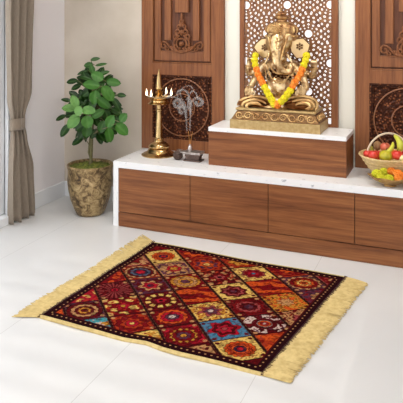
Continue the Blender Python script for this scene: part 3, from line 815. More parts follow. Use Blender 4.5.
# foliage
leaves = [ # x, y, length, width, angle (deg, 0=right, 90=up, tip direction), Y, shade
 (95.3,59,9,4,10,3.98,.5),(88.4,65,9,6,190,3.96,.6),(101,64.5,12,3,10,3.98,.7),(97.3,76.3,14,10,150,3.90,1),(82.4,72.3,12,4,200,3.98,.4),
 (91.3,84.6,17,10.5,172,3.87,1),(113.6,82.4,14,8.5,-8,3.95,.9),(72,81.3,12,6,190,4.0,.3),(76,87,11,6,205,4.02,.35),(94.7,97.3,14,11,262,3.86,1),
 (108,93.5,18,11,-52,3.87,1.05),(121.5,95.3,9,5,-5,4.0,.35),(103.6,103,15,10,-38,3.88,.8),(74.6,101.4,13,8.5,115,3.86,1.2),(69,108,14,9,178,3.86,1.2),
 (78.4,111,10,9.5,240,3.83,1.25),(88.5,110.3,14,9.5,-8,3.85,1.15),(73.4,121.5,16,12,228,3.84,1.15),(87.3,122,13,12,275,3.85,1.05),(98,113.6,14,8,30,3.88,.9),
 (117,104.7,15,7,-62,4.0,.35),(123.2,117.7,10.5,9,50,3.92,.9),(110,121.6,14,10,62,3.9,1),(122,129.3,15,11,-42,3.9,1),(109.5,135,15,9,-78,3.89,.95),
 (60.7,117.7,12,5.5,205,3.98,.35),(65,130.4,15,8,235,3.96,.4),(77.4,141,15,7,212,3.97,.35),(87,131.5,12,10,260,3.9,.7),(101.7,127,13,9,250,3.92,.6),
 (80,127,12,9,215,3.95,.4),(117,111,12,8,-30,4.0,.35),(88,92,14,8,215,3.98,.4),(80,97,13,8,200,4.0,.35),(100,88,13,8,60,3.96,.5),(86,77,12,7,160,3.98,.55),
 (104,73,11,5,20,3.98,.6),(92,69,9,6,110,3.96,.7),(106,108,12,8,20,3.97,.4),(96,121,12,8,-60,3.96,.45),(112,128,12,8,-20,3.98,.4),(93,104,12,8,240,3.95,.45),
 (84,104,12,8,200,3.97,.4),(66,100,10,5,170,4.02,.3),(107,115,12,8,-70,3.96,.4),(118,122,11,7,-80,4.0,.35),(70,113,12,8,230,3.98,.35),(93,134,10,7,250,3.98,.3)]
LV = []; LF = []; LC = []; tips = []
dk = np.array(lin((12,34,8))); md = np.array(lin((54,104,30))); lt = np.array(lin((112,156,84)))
camdir = Vector((0,0,1.5))
def add_leaf(c, L, W, d, nrm, sh, curl=.18):
    d = d.normalized(); nrm = (nrm - d*nrm.dot(d)).normalized(); sd = d.cross(nrm)
    o = len(LV); nu, nv = 8, 6
    for i in range(nu+1):
        t = i/nu; wd = W*.5*(math.sin(PI*min(1, t**.9))**.6 if 0 < t < 1 else 0)+.0006
        for j in range(nv+1):
            s_ = j/nv*2-1
            p = c + d*(L*(t-.5)) + sd*(wd*s_) - nrm*(curl*L*(t-.45)**2*1.5) - nrm*(W*.10*(1-abs(s_))) + nrm*W*.05
            LV.append(p)
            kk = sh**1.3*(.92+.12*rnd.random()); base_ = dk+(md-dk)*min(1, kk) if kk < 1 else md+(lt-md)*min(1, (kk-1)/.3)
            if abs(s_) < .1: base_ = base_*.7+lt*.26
            LC.append(base_)
    for i in range(nu):
        for j in range(nv):
            a = o+i*(nv+1)+j; LF.append((a, a+1, a+nv+2, a+nv+1))
    tips.append((c-d*L*.5, c))
sp_ = S(3.93, -2.57)
Rv = Vector((RT[0], RT[1], 0))
for (x, y, L, W, ang, Yl, sh) in leaves:
    c = P(x, y, Yl); a = math.radians(ang)
    view = (Vector((0,0,1.5))-c).normalized()
    d = Rv*math.cos(a)+Vector((0,0,1))*math.sin(a)
    t_ = rnd.uniform(-.25, .25); d = (d + view*t_).normalized()
    nrm = view*rnd.uniform(.75, 1)+Vector((rnd.uniform(-.25,.25), 0, rnd.uniform(.15,.6)))
    add_leaf(c, L*sp_*1.06, W*sp_*1.0, d, nrm, sh)
cen = P(93, 105, 4.03)
for k in range(120):
    z = rnd.uniform(-1, 1); a = rnd.uniform(0, 2*PI); rr_ = rnd.uniform(.45, 1)
    wz = .25*math.sqrt(max(.05, 1-((z+.3)/1.3)**2)) if z > -.3 else .24*math.sqrt(max(.1, 1-((z+.3)/.8)**2))
    c = Vector((cen.x+wz*rr_*math.cos(a)*.92, 4.03+abs(wz)*rr_*math.sin(a)*.75+.02, cen.z+z*.26))
    if c.y < 3.97: c.y = 3.97+rnd.random()*.03
    if c.y > 4.22: c.y = 4.2
    d = Vector((c.x-cen.x, c.y-4.03, (c.z-cen.z)*.6+rnd.uniform(-.1,.1)))
    if d.length < .01: d = Vector((1,0,.2))
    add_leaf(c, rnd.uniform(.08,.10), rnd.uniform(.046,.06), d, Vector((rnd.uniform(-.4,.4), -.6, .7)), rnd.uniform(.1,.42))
me = bpy.data.meshes.new('foliage'); base = origin(pot)
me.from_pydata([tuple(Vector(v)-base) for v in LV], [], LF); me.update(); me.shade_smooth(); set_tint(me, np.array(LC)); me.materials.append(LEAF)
o = bpy.data.objects.new('foliage', me); C.objects.link(o); o.parent = pot
w = MB()
ttop = P(92.5, 66, 4.0)
trunk = [Vector((PX_, PYY, .34)), P(91.5,150,4.0), P(92,135,4.0), P(93,115,4.01), P(92,95,4.0), P(94,78,4.0), ttop]
w.tube(trunk, [.013,.012,.011,.009,.007,.005,.003], 10)
w.tube([Vector((PX_+.02, PYY+.02, .34)), P(88.8,152,4.03), P(90,140,4.02), P(92,128,4.01)], [.009,.009,.008,.007], 8)
for (s0, c) in tips:
    zt_ = max(.52, min(ttop.z, s0.z-.05)); 
    k = min(range(len(trunk)), key=lambda i: abs(trunk[i].z-zt_)); tp = trunk[k].copy()
    mid = (tp+s0)*.5+Vector((0,0,.012)); w.tube([tp, mid, s0], [.004,.003,.0022], 5)
obj('stem', w, BARK, pot, smooth=True)

# ================================================================ FRUIT BASKET
BYc = 4.098; bc = P(389, 176, BYc); BX_ = bc.x; sbk = S(BYc, BX_)
bask = thing('fruit_basket', (BX_, BYc, CT), 'round pale woven basket with an arched handle full of fruit at right', 'basket')
WEAVE, nt, b = newmat('pale_cane')
b.inputs['Roughness'].default_value = .6
wv = N(nt, 'ShaderNodeTexNoise', Scale=40.0, Detail=5.0); nt.links.new(coords(nt, (1,1,4)), wv.inputs['Vector'])
nt.links.new(ramp(nt, wv.outputs[0], [(.3, (196,162,104)), (.7, (234,208,156))]), b.inputs['Base Color'])
bp = N(nt, 'ShaderNodeBump', Strength=.3, Distance=.004); nt.links.new(wv.outputs[0], bp.inputs['Height']); nt.links.new(bp.outputs[0], b.inputs['Normal'])
zr = P(389, 161.6, BYc-.17).z-CT   # rim height
prof = [(.070,0),(.078,.004),(.074,.012),(.092,.026),(.122,.052),(.154,.084),(.190,zr-.012),(.200,zr-.002),(.200,zr+.006),(.194,zr+.006),(.182,zr-.02),(.12,zr-.055),(.03,zr-.06)]
prof = [(r*.925, min(z, zr+.006)) for r, z in prof]
w = MB(); w.lathe(prof, (BX_,BYc,CT), 64); obj('bowl', w, WEAVE, bask, smooth=True, angle=50)
w = MB()
for k in range(5):
    z = .022+k*(zr-.03)/5; r = .97*interp(z, [(.004,.076),(.026,.089),(.052,.118),(.084,.149),(zr,.188)])
    w.tube([(BX_+(r+.002)*math.cos(a*PI/24), BYc+(r+.002)*math.sin(a*PI/24), CT+z+.002*math.sin(a*3)) for a in range(49)], .0022, 5)
w.tube([(BX_+.185*math.cos(a*PI/24), BYc+.185*math.sin(a*PI/24), CT+zr+.004) for a in range(49)], .0050, 6)
obj('woven_rings', w, WEAVE, bask, smooth=True)
hz_ = P(387, 133.5, BYc).z
w = MB(); hd = math.radians(25)
pts = []
for i in range(25):
    a = PI*i/24; rr_ = .142*math.cos(a); pts.append((BX_-.005-rr_*math.cos(hd), BYc-rr_*math.sin(hd)+.01, CT+zr-.02+(hz_-CT-zr+.02)*math.sin(a)))
w.tube(pts, .0065, 8); w.tube([(x, y-.004, z+.003) for x, y, z in pts], .004, 6)
obj('handle', w, plain('cream_cane', (232,214,186), .5), bask, smooth=True)

def fruit_mat(name, a, b_, sc=12, rough=.3): return plain(name, a, rough, 0, .5, var=b_, vscale=sc)
APPLE = fruit_mat('apple_skin', (200,34,32), (216,78,50), 14); PEARM = fruit_mat('pear_skin', (196,178,36), (160,160,40), 10)
GRN = fruit_mat('green_skin', (128,128,36), (172,150,52), 12); KIWI = plain('kiwi_skin', (150,116,78), .85, bump=.3, bscale=90); BAN = fruit_mat('banana_skin', (214,206,60), (186,196,72), 10)
STEMM = plain('fruit_stem', (84,60,34), .8)
def apple_mb(r, c, dimple=.28, tall=.92):
    q = MB(); pr = []
    for i in range(17):
        t = PI*i/16; rr_ = r*math.sin(t)*(1+.06*math.cos(t)); z = r*tall*(-math.cos(t)); z += (-dimple*r*math.exp(-(rr_/(.3*r))**2) if t > PI/2 else .6*dimple*r*math.exp(-(rr_/(.3*r))**2))
        pr.append((max(rr_, .0004), z))
    q.lathe(pr, c, 24); return q
def fruit(name, px, py, Y, r, mat, label, cat, group=None, stem=True, shape='apple', rot=(0,0)):
    c = P(px, py, Y); t = thing(name, c-Vector((0,0,r*.9)), label, cat, group)
    if shape == 'apple': q = apple_mb(r, c)
    elif shape == 'pear':
        q = MB().lathe([(.0005,-r*.9),(r*.4,-r*.86),(r*.8,-r*.6),(r,-r*.1),(r*.95,r*.25),(r*.72,r*.62),(r*.48,r*.95),(r*.34,r*1.15),(r*.1,r*1.24)], c, 24)
    else: q = MB().ell(c, (r, r*.95, r*1.15), 20, 14)
    obj('flesh', q, mat, t, smooth=True, angle=180)
    if stem:
        zt_ = .68*r if shape == 'apple' else 1.2*r
        obj('stem', MB().tube([c+Vector((0,0,zt_)), c+Vector((.2*r,-.05*r,zt_+.55*r))], .0018, 6), STEMM, t)
    return t
u = sbk
G = 'fruit in the basket'
fruit('apple', 367.8, 153.8, 4.05, 4.5*u, APPLE, 'red apple at the far left edge of the basket', 'apple', G)
fruit('apple', 373.2, 155.0, 3.995, 5.2*u, APPLE, 'red apple just left of the big yellow fruit', 'apple', G)
fruit('apple', 397.2, 155.0, 3.995, 5.4*u, APPLE, 'red apple just right of the big yellow fruit', 'apple', G)
fruit('apple', 407, 153.5, 4.03, 5.0*u, APPLE, 'red apple cut by the right edge of the photo', 'apple', G)
fruit('apple', 385.2, 147, 4.10, 5.2*u, fruit_mat('blush_skin', (196,72,58), (214,130,90), 10), 'pinkish red apple behind the bananas under the handle', 'apple', G)
fruit('yellow_pear', 385.8, 155.8, 3.99, 6.4*u, PEARM, 'big yellow green fruit at the front of the basket', 'pear', G, True, 'apple')
fruit('green_pear', 370.5, 150.5, 4.11, 4.2*u, GRN, 'olive green pear with its stem behind the left apples', 'pear', G, True, 'pear')
fruit('kiwi', 377.4, 145.6, 4.12, 4.1*u, KIWI, 'small brown kiwi under the left of the handle', 'kiwi', G, False, 'round')
fruit('apple', 402.8, 158.2, 3.985, 4.0*u, fruit_mat('pale_skin', (226,214,168), (214,196,120), 10), 'pale cream apple at the right front of the basket', 'apple', G)
fruit('orange', 391, 154, 4.13, 5.0*u, fruit_mat('orange_skin', (222,128,34), (230,150,50), 20, .5), 'orange tucked beneath the banana in the basket', 'orange', G, False, 'round')
fruit('apple', 377, 155, 4.06, 5.4*u, APPLE, 'red apple deep in the basket under the kiwi', 'apple', G)
def banana(pts, rad, label, g):
    q = [P(*p) for p in pts]; Q = []
    n = len(q)
    for i in range(n-1):
        p0 = q[max(i-1,0)]; a = q[i]; b_ = q[i+1]; p3 = q[min(i+2,n-1)]
        for k in range(6):
            t = k/6; Q.append(.5*((2*a)+(b_-p0)*t+(2*p0-5*a+4*b_-p3)*t*t+(3*a-p0-3*b_+p3)*t**3))
    Q.append(q[-1]); m_ = len(Q); R_ = [rad*(max(.12, math.sin(PI*min(1, max(0, (i/(m_-1))*.92+.04)))**.5)) for i in range(m_)]
    t = thing('banana', Q[0], label, 'banana', g)
    obj('peel', MB().tube(Q, R_, 7), BAN, t, smooth=True, angle=60)
    obj('tip', MB().tube([Q[-1], Q[-1]+(Q[-1]-Q[-2]).normalized()*.008], .003, 6), STEMM, t)
banana([(379.5,153.5,4.00),(385,153,3.99),(390,150,4.0),(392.5,146,4.02),(393,142.5,4.05)], 2.1*u, 'thin banana curving up behind the big yellow fruit', G)
banana([(396,152.5,4.04),(399.5,149.5,4.03),(400,144,4.03),(398,139,4.05),(394.5,135.5,4.08)], 3.2*u, 'thick green yellow banana standing up at the right of the handle', G)

# ---- golden leaf bowl with marigolds
DY = 3.912; dc = P(390, 184, DY); DX = dc.x
DSH = plain('hammered_gold', (196,160,96), .35, .75, bump=.3, bscale=70, var=(160,120,66), vscale=20)
w = MB(); n = 48; prof = [(.034,0),(.038,.004),(.034,.010),(.060,.018),(.092,.032),(.116,.050),(.124,.058),(.120,.060),(.088,.044),(.05,.034),(.002,.032)]
vs = []; fs = []
for i, (r, z) in enumerate(prof):
    for k in range(n):
        a = 2*PI*k/n; tipk = (math.exp(-((a-PI)/.28)**2)+math.exp(-((min(a, 2*PI-a))/.28)**2)) if i > 3 and i < 9 else 0
        R_ = r*(1+.10*tipk); vs.append((DX+R_*math.cos(a), DY+R_*.70*math.sin(a), CT+z+.006*tipk+(.003*math.sin(6*a) if 5 <= i <= 7 else 0)))
for i in range(len(prof)-1):
    for k in range(n):
        k2 = (k+1) % n; fs.append((i*n+k, i*n+k2, (i+1)*n+k2, (i+1)*n+k))
fs.append(tuple(range(n-1,-1,-1))); fs.append(tuple((len(prof)-1)*n+k for k in range(n)))
w.add(vs, fs)
tag(obj('flower_dish', w, DSH, None, smooth=True, angle=50, at=(DX,DY,CT)), 'small golden footed dish of loose marigolds before the fruit basket', 'dish')
LIME = flower_mat('marigold_lime', (198,200,30), (222,214,70))
fl = [(376.6,173.6,3.905,5.6,'L','yellow marigold at the left end of the golden dish'),(383.6,171.6,3.94,5.2,'L','yellow marigold at the back beside the orange blossoms'),
      (381.5,178.2,3.87,5.2,'L','yellow marigold low at the front left of the golden dish'),(389.2,178.6,3.865,5.2,'L','yellow marigold at the front middle of the golden dish'),
      (391.4,171,3.945,5.2,'O','orange marigold topmost at the back of the golden dish'),(397.6,173.6,3.91,5.4,'O','orange marigold right of the topmost orange one in the dish'),
      (398.0,178.6,3.875,4.8,'O','orange marigold low at the front right of the golden dish'),(404.5,175.6,3.91,5.0,'O','orange marigold cut by the right edge of the photo')]
pr = {}
for x, y, Y_, r, cl_, lb in fl:
    c = P(x, y, Y_); R_ = r*u*.93
    if cl_ not in pr:
        o = obj('marigold_blossom', blossom(9, .035), LIME if cl_ == 'L' else ORA, None, smooth=True, angle=180); pr[cl_] = o
    else: o = pr[cl_].copy(); C.objects.link(o)
    o.location = c; o.scale = (R_/.035, R_/.035, R_/.035*.82); o.rotation_euler = (rnd.uniform(-.4,.4), rnd.uniform(-.4,.4), rnd.random()*6)
    tag(o, lb, 'flower', 'marigolds in the golden dish')

# ================================================================ RUG
rugt = thing('rug', (-1.27, 3.05, 0), 'dark red patterned woven rug with cream fringes on the white floor', 'rug')
A_ = np.array((-1.908,2.533)); B_ = np.array((-.75,2.482)); C_ = np.array((-.584,3.561)); D_ = np.array((-1.843,3.626))
NU, NV = 520, 480
U, Vv = np.meshgrid(np.linspace(0, 1, NU+1), np.linspace(0, 1, NV+1))
def quad(u, v):
    return (np.outer((1-u)*(1-v), A_) + np.outer(u*(1-v), B_) + np.outer(u*v, C_) + np.outer((1-u)*v, D_))
uu = U.ravel(); vv = Vv.ravel()
XY = quad(uu, vv)
dev = np.interp(uu, [0,.1,.2,.3,.42,.52,.6,.68,.85,1], [0,-.006,-.010,-.008,-.010,.006,-.010,-.014,-.002,0])
def edge_off(u): return float(np.interp(u, [0,.1,.2,.3,.42,.52,.6,.68,.85,1], [0,-.006,-.010,-.008,-.010,.006,-.010,-.014,-.002,0]))
XY[:, 1] += dev*np.clip(1-vv*3, 0, 1) + .006*np.sin(uu*9)*np.clip(vv*3-2, 0, 1)
def rug_z(u, v): return .009+.0025*np.sin(u*11+v*3)*(1-v)+.0015*np.sin(v*14+u*5)
ZZ = rug_z(uu, vv)
# --- the woven pattern
def L3(c): return np.array(lin(c))
rs = np.random.RandomState(5)
nzf = lambda f, s0: np.array([noise.noise(Vector((a*f, b__*f, s0))) for a, b__ in zip(np.linspace(0, 1, 1), [0])])
def vnoise(f, seed):
    r_ = np.random.RandomState(seed); g = r_.rand(f+3, f+3); x = uu*f; y = vv*f; xi = x.astype(int); yi = y.astype(int); fx = x-xi; fy = y-yi
    fx = fx*fx*(3-2*fx); fy = fy*fy*(3-2*fy)
    return (g[yi, xi]*(1-fx)+g[yi, xi+1]*fx)*(1-fy)+(g[yi+1, xi]*(1-fx)+g[yi+1, xi+1]*fx)*fy
nA = vnoise(46, 1); nB = vnoise(80, 2); nC = vnoise(30, 3); nD = vnoise(120, 4)
RED = L3((116,10,16)); DRED = L3((80,6,12)); MAR = L3((36,4,10)); CRM = L3((226,186,98)); ORG = L3((204,80,26)); ORD = L3((168,52,22)); GLD = L3((196,134,46)); BLU = L3((70,122,152)); TEA = L3((60,150,160))
PUR = L3((86,46,66)); PNK = L3((160,68,66)); WHT = L3((206,182,170)); CRI = L3((170,20,40)); NAV = L3((38,34,60)); BEI = L3((190,140,90))
col = np.zeros((len(uu), 3)); col[:] = DRED
HU, U0, HV = .12, .02, .12
gi = np.clip(np.round((uu-U0)/HU), -1, 10); gj = np.clip(np.round(vv/HV), -1, 10)
# nearest diamond centre (i + j even)
pi_ = (uu-U0)/HU; pj_ = vv/HV
s_ = (pi_+pj_)/2; t_ = (pj_-pi_)/2
si_ = np.round(s_); ti_ = np.round(t_)
ci = (si_-ti_).astype(int); cj = (si_+ti_).astype(int)
ds = (s_-si_)*2; dt = (t_-ti_)*2            # -1..1 across the cell
rr = np.hypot(ds, dt)*1.0; tt = np.arctan2(dt, ds)
cells = {
 (1,1):('med',MAR,PUR,[(.95,DRED,0,0),(.72,BEI,14,.04),(.52,DRED,10,.05),(.36,GLD,8,.06),(.2,DRED,0,0)]),
 (1,3):('fan',DRED,PNK,[(.22,CRI,8,.1),(.1,MAR,0,0)]),
 (1,5):('med',RED,ORD,[(.92,BEI,14,.04),(.78,DRED,12,.04),(.6,L3((70,90,110)),10,.05),(.42,NAV,0,0),(.28,CRI,6,.1)]),
 (1,7):('med',CRM,CRM,[(.70,ORG,12,.05),(.55,ORD,10,.06),(.42,ORG,8,.06),(.30,NAV,0,0),(.18,CRI,0,0)]),
 (2,2):('blotch',RED,CRM,[(.34,CRI,5,.2),(.16,GLD,0,0)]), (2,4):('med',DRED,PUR,[(.6,BEI,6,.2),(.42,CRI,6,.15),(.2,NAV,0,0)]),
 (2,6):('med',PUR,BEI,[(.72,BEI,8,.25),(.45,CRI,6,.1),(.25,GLD,6,.1)]), (2,0):('stripe',TEA,GLD,[]), (2,8):('med',RED,ORD,[(.6,ORG,6,.2),(.3,DRED,0,0)]),
 (0,0):('med',ORG,ORD,[]), (0,2):('blotch',CRI,CRM,[]), (0,4):('blotch',RED,ORG,[]), (0,6):('med',BEI,PNK,[(.6,RED,6,.2)]), (0,8):('med',RED,DRED,[]),
 (3,1):('med',ORD,RED,[(.8,RED,10,.1),(.55,ORD,8,.15),(.35,CRI,0,0),(.15,CRM,0,0)]),
 (3,3):('ringspots',DRED,CRM,[(.3,CRI,5,.2),(.12,MAR,0,0)]), (3,5):('med',RED,RED,[(.84,GLD,16,.04),(.66,BEI,14,.05),(.46,GLD,10,.06),(.28,PUR,6,.1)]),
 (3,7):('med',RED,ORD,[(.85,ORD,8,.12),(.62,PUR,8,.15),(.45,ORG,6,.15),(.22,CRM,0,0)]),
 (4,0):('blotch',CRM,GLD,[]), (4,2):('med',RED,DRED,[(.78,ORG,14,.05),(.58,CRI,10,.06),(.36,PUR,8,.08),(.2,WHT,6,.1)]),
 (4,4):('flame',ORG,RED,[]), (4,6):('blotch',DRED,BEI,[(.5,RED,6,.25),(.3,PNK,5,.2),(.14,MAR,0,0)]), (4,8):('med',ORD,RED,[(.6,GLD,6,.2)]),
 (5,1):('med',CRI,RED,[(.85,RED,12,.05),(.66,GLD,12,.10),(.55,RED,10,.05),(.36,PUR,8,.1),(.18,GLD,0,0)]),
 (5,3):('busy',CRM,GLD,[(.55,PNK,6,.25),(.36,PUR,6,.2),(.18,WHT,0,0)]), (5,5):('med',CRM,CRM,[(.70,DRED,8,.10),(.55,PNK,8,.12),(.38,DRED,8,.1),(.2,PUR,0,0)]),
 (5,7):('busy',CRM,CRM,[(.66,PNK,8,.10),(.55,RED,8,.15),(.32,CRI,6,.2),(.14,BLU,0,0)]),
 (6,0):('med',BEI,DRED,[(.5,RED,6,.2)]), (6,2):('med',BLU,BLU,[(.72,CRI,6,.18),(.56,DRED,6,.12),(.4,CRI,6,.2),(.16,PNK,0,0)]),
 (6,4):('med',DRED,RED,[(.82,RED,12,.05),(.64,PNK,14,.06),(.46,DRED,10,.08),(.26,PUR,6,.1)]), (6,6):('flame',ORG,RED,[]), (6,8):('med',RED,ORD,[(.4,ORG,6,.2)]),
 (7,1):('med',CRM,CRM,[(.72,ORG,14,.05),(.56,ORD,12,.06),(.42,ORG,8,.06),(.30,NAV,0,0),(.18,CRI,0,0)]),
 (7,3):('petals',DRED,WHT,[(.40,WHT,0,0),(.34,ORG,0,0),(.22,CRI,0,0),(.12,WHT,0,0)]), (7,5):('busy',GLD,ORG,[(.4,BEI,8,.2)]),
 (7,7):('med',PUR,PUR,[(.92,BEI,14,.06),(.78,RED,12,.05),(.55,ORG,10,.06),(.40,CRM,8,.1),(.26,ORG,0,0),(.12,DRED,0,0)]),
 (8,0):('med',DRED,DRED,[]), (8,2):('flame',ORG,ORD,[]), (8,4):('busy',BEI,DRED,[(.5,PNK,6,.2)]), (8,6):('busy',PUR,RED,[(.55,BEI,8,.15),(.3,RED,0,0)]), (8,8):('med',RED,PNK,[(.5,BEI,6,.2)]),
}
for (a, b__), (kind, bg, c2, rings) in cells.items():
    k = (ci == a) & (cj == b__)
    if not k.any(): continue
    r_ = rr[k]; th = tt[k]; cc_ = np.tile(bg, (k.sum(), 1)); x_ = ds[k]; y_ = dt[k]; na, nb, nc, nd = nA[k], nB[k], nC[k], nD[k]
    ed = np.maximum(abs(x_), abs(y_))
    if kind == 'med':
        cc_[ed > .86] = c2; cc_[(nb > .70) & (r_ > .5)] = c2*.8
    elif kind == 'blotch':
        q = (np.sin(x_*7+3*na)*np.sin(y_*7+2*nc)+.5*(na-.5)) > .35; cc_[q] = c2; cc_[(nb > .78)] = ORD
    elif kind == 'fan':
        q = (np.sin(th*22+2*nc) > .25) & (r_ > .25) & (r_ < 1.05) & (nb > .32); cc_[q] = c2*.75
    elif kind == 'busy':
        cc_[nb > .58] = c2; cc_[nd > .75] = RED
    elif kind == 'flame':
        q = np.sin(y_*6+x_*2.5+4*nc) > .1; cc_[q] = c2; cc_[(nb > .75) & ~q] = ORD
    elif kind == 'stripe':
        cc_[(y_ > .1) & (y_ < .5)] = c2; cc_[y_ < -.3] = DRED; cc_[nb > .8] = WHT
    elif kind == 'ringspots':
        q = (abs(r_-.68) < .13) & (np.cos(th*10) > -.25); cc_[q] = c2; cc_[(ed > .88)] = RED
    elif kind == 'petals':
        q = (abs(r_-.80) < .19) & (abs(np.sin(th*2)) > .5) & (nb > .42); cc_[q] = c2; cc_[(r_ > .5) & (nd > .8)] = PUR
    for (R_, cl_, lobes, amp) in rings:
        q = r_ < R_*(1+amp*np.cos(lobes*th)); cc_[q] = cl_
        q2 = q & (r_ > R_*(1+amp*np.cos(lobes*th))-.035); cc_[q2] = MAR
    if rings:
        q = (abs(x_) > .66) & (abs(y_) > .66) & (np.hypot(abs(x_)-.78, abs(y_)-.78) < .11); cc_[q] = DRED if bg.mean() > .15 else BEI
    sp2 = (nd > .80) & (nA[k] > .35); cc_[sp2] = cc_[sp2]*.35+PNK*.3
    sp3 = (nB[k] < .30); cc_[sp3] = cc_[sp3]*.5
    sp4 = (nd < .24); cc_[sp4] = cc_[sp4]*.3+RED*.6
    col[k] = cc_
# dividing lines
es = 1-abs(ds); et = 1-abs(dt)
k = et < .04; col[k] = MAR
k = es < .085; col[k] = MAR
k = (abs(es-.06) < .012) & (np.sin(t_*40) > -.4); col[k] = BEI*.25
# border
bu = np.minimum(uu, 1-uu)*1.2; bv = np.minimum(vv, 1-vv)*1.09
bd = np.minimum(bu, bv)
k = bd < .050; col[k] = MAR
k = (bd < .052) & (bd > .046); col[k] = DRED
al = np.where(bu < bv, vv*1.09, uu*1.2)
k = (np.hypot((al/.030 % 1-.5)*.030, bd-.030) < .0042); col[k] = BEI*1.2
k = (bd < .012); col[k] = MAR*.7
col *= (.82*(.85+.3*rs.rand(len(uu))))[:, None]
Vn = np.concatenate([XY, ZZ[:, None]], 1); base = np.array(origin(rugt))
ii = np.arange((NU+1)*(NV+1)).reshape(NV+1, NU+1)
Fq = np.stack([ii[:-1,:-1].ravel(), ii[:-1,1:].ravel(), ii[1:,1:].ravel(), ii[1:,:-1].ravel()], 1)
me = bpy.data.meshes.new('woven_pile'); me.from_pydata((Vn-base).tolist(), [], Fq.tolist()); me.update(); me.shade_smooth(); set_tint(me, col)
RUGM = attrmat('rug_wool', .95, .0, .5, 500, .05); me.materials.append(RUGM)
o = bpy.data.objects.new('woven_pile', me); C.objects.link(o); o.parent = rugt
m = o.modifiers.new('th', 'SOLIDIFY'); m.thickness = .006; m.offset = -1
def rp(u, v, z=0):
    p = quad(np.array([float(u)]), np.array([float(v)]))[0]
    y = p[1] + edge_off(min(1, max(0, u)))*max(0, 1-v*3) + .006*math.sin(u*9)*max(0, min(1, v*3-2))
    return Vector((p[0], y, float(rug_z(u, v))-.003+z))
FR = plain('cream_wool', (208,184,126), .95, bump=.15, bscale=200, var=(188,162,104), vscale=45)
w = MB(); w.tube([rp(i/60, -.008, .0) for i in range(61)], .0095, 8)
obj('front_binding', w, FR, rugt, smooth=True)
w = MB(); w.tube([rp(i/60, 1.006, -.001) for i in range(61)], .006, 8)
obj('back_binding', w, FR, rugt, smooth=True)
for side in (0, 1):
    w = MB(); dkm = MB(); n = 330
    for k in range(n+1):
        v = -.012+1.024*k/n; root = rp(side, min(1, max(0, v)), 0); root.y += (v-min(1, max(0, v)))*1.09
        dirx = -1 if side == 0 else 1
        Lf = (.134 if side == 0 else .128)*rnd.uniform(.9, 1.07)
        if side == 0: Lf *= 1+.04*math.sin(v*9)-.25*max(0, .04-v)*3
        dy = (-.05+.16*v if side == 0 else -.02-.02*v)*Lf/.125*.8 + rnd.uniform(-.006, .006)
        if side == 0: dy = (-.045+.145*v)+rnd.uniform(-.003,.003)
        else: dy = (-.012-.022*v)+rnd.uniform(-.0035,.0035)
        zl = rnd.uniform(.0035, .0075)
        pts = []
        for i in range(6):
            t = i/5; pts.append((root.x+dirx*Lf*t, root.y+dy*t+.0012*math.sin(t*7+k), max(.0032, root.z*(1-t)+zl*t+.002*math.sin(t*PI))))
        w.tube(pts, [.0036,.0038,.0036,.0034,.0034,.0022], 5, .8)
        if k % 3 == 0:
            l2 = rnd.uniform(.006, .018)
            dkm.tube([root+Vector((-dirx*.004,0,.003)), root+Vector((dirx*l2,dy*.15,.0045))], [.0035,.0012], 5)
    obj('fringe', w, FR, rugt, smooth=True)
    obj('dark_end_knots', dkm, plain('maroon_yarn', (52,12,18), .95), rugt)

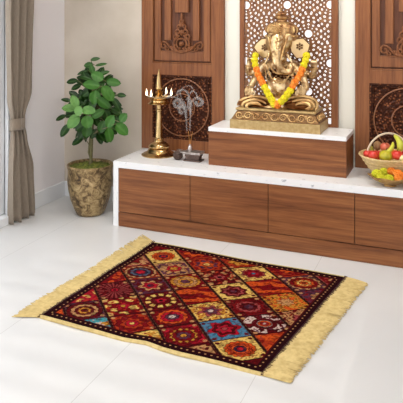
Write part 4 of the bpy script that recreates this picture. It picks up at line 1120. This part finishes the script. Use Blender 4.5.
# ================================================================ ADDED FILL LIGHTS, SUN, SKY
CLM = emis('fill_light_diffuser', (255,250,242), 1.5)
k = 0
for x in (-1.9, -.3):  # unseen ceiling panels added to light the room
    for y in (.6, 2.4):
        t = thing('fill_light', (x, y, ZC), 'unseen square fill light added on the ceiling', 'ceiling light', 'added fill lights')
        obj('housing', MB().box(x-.32, x+.32, y-.32, y+.32, ZC-.03, ZC-.001), WHITE, t)
        obj('diffuser', MB().box(x-.29, x+.29, y-.29, y+.29, ZC-.034, ZC-.030), CLM, t)
        ld = bpy.data.lights.new('fill_lamp', 'AREA'); ld.shape = 'RECTANGLE'; ld.size = .58; ld.size_y = .58; ld.energy = 11; ld.color = (1, .965, .92)
        lo = bpy.data.objects.new('fill_lamp', ld); lo.location = (x, y, ZC-.04); C.objects.link(lo)
def area(name, loc, rot, sx, sy, en, colr=(1,1,1)):
    ld = bpy.data.lights.new(name, 'AREA'); ld.shape = 'RECTANGLE'; ld.size = sx; ld.size_y = sy; ld.energy = en; ld.color = colr
    lo = bpy.data.objects.new(name, ld); lo.location = loc; lo.rotation_euler = rot; C.objects.link(lo); return lo
area('left_window_daylight', (XL-.3, (WY0+WY1)/2, 1.25), (0, -PI/2, 0), 2.2, 2.9, 50, (.95,.975,1))
area('front_opening_daylight', (-.4, YF+.02, 1.3), (PI/2, 0, 0), 3.9, 2.3, 31, (1,.975,.94))
sd = bpy.data.lights.new('sun', 'SUN'); sd.energy = 1.3; sd.angle = math.radians(.6); sd.color = (1,.97,.9)
so = bpy.data.objects.new('sun', sd); C.objects.link(so); so.rotation_euler = (PI/2-math.radians(25.5), 0, 0)
for wx in (-1.94, -1.11, -.29):      # unseen spots added overhead to deepen the relief of the carvings
    t = thing('fill_spot', (wx, 3.62, ZC), 'unseen round fill spot added in the ceiling near the back wall', 'fill_spot', 'added fill spots')
    obj('rim', MB().lathe([(.075,-.001),(.075,-.012),(.055,-.014),(.052,-.001)], (wx,3.62,ZC), 32), WHITE, t)
    ld = bpy.data.lights.new('fill_spot_lamp', 'SPOT'); ld.energy = 34; ld.spot_size = math.radians(75); ld.spot_blend = .8; ld.shadow_soft_size = .04; ld.color = (1,.94,.84)
    lo = bpy.data.objects.new('fill_spot_lamp', ld); lo.location = (wx, 3.62, ZC-.03); C.objects.link(lo)
    lo.rotation_euler = (math.radians(20), 0, 0)
wd = bpy.data.worlds.new('World'); scn.world = wd; wd.use_nodes = True
bg = wd.node_tree.nodes['Background']; bg.inputs[0].default_value = (.86,.93,1,1); bg.inputs[1].default_value = 1.0

cam = bpy.data.cameras.new('Camera'); co_ = bpy.data.objects.new('Camera', cam); C.objects.link(co_)
co_.location = (0, 0, CAMZ); co_.rotation_euler = (PI/2, 0, YAW)
cam.sensor_width = 36; cam.lens = FPX/403*36; cam.shift_y = -(201.5-HY)/403
cam.clip_start = .05; cam.clip_end = 100
scn.camera = co_
vs_ = scn.view_settings; vs_.view_transform = 'Standard'; vs_.look = 'None'; vs_.exposure = .06; vs_.gamma = 1; vs_.use_curve_mapping = False
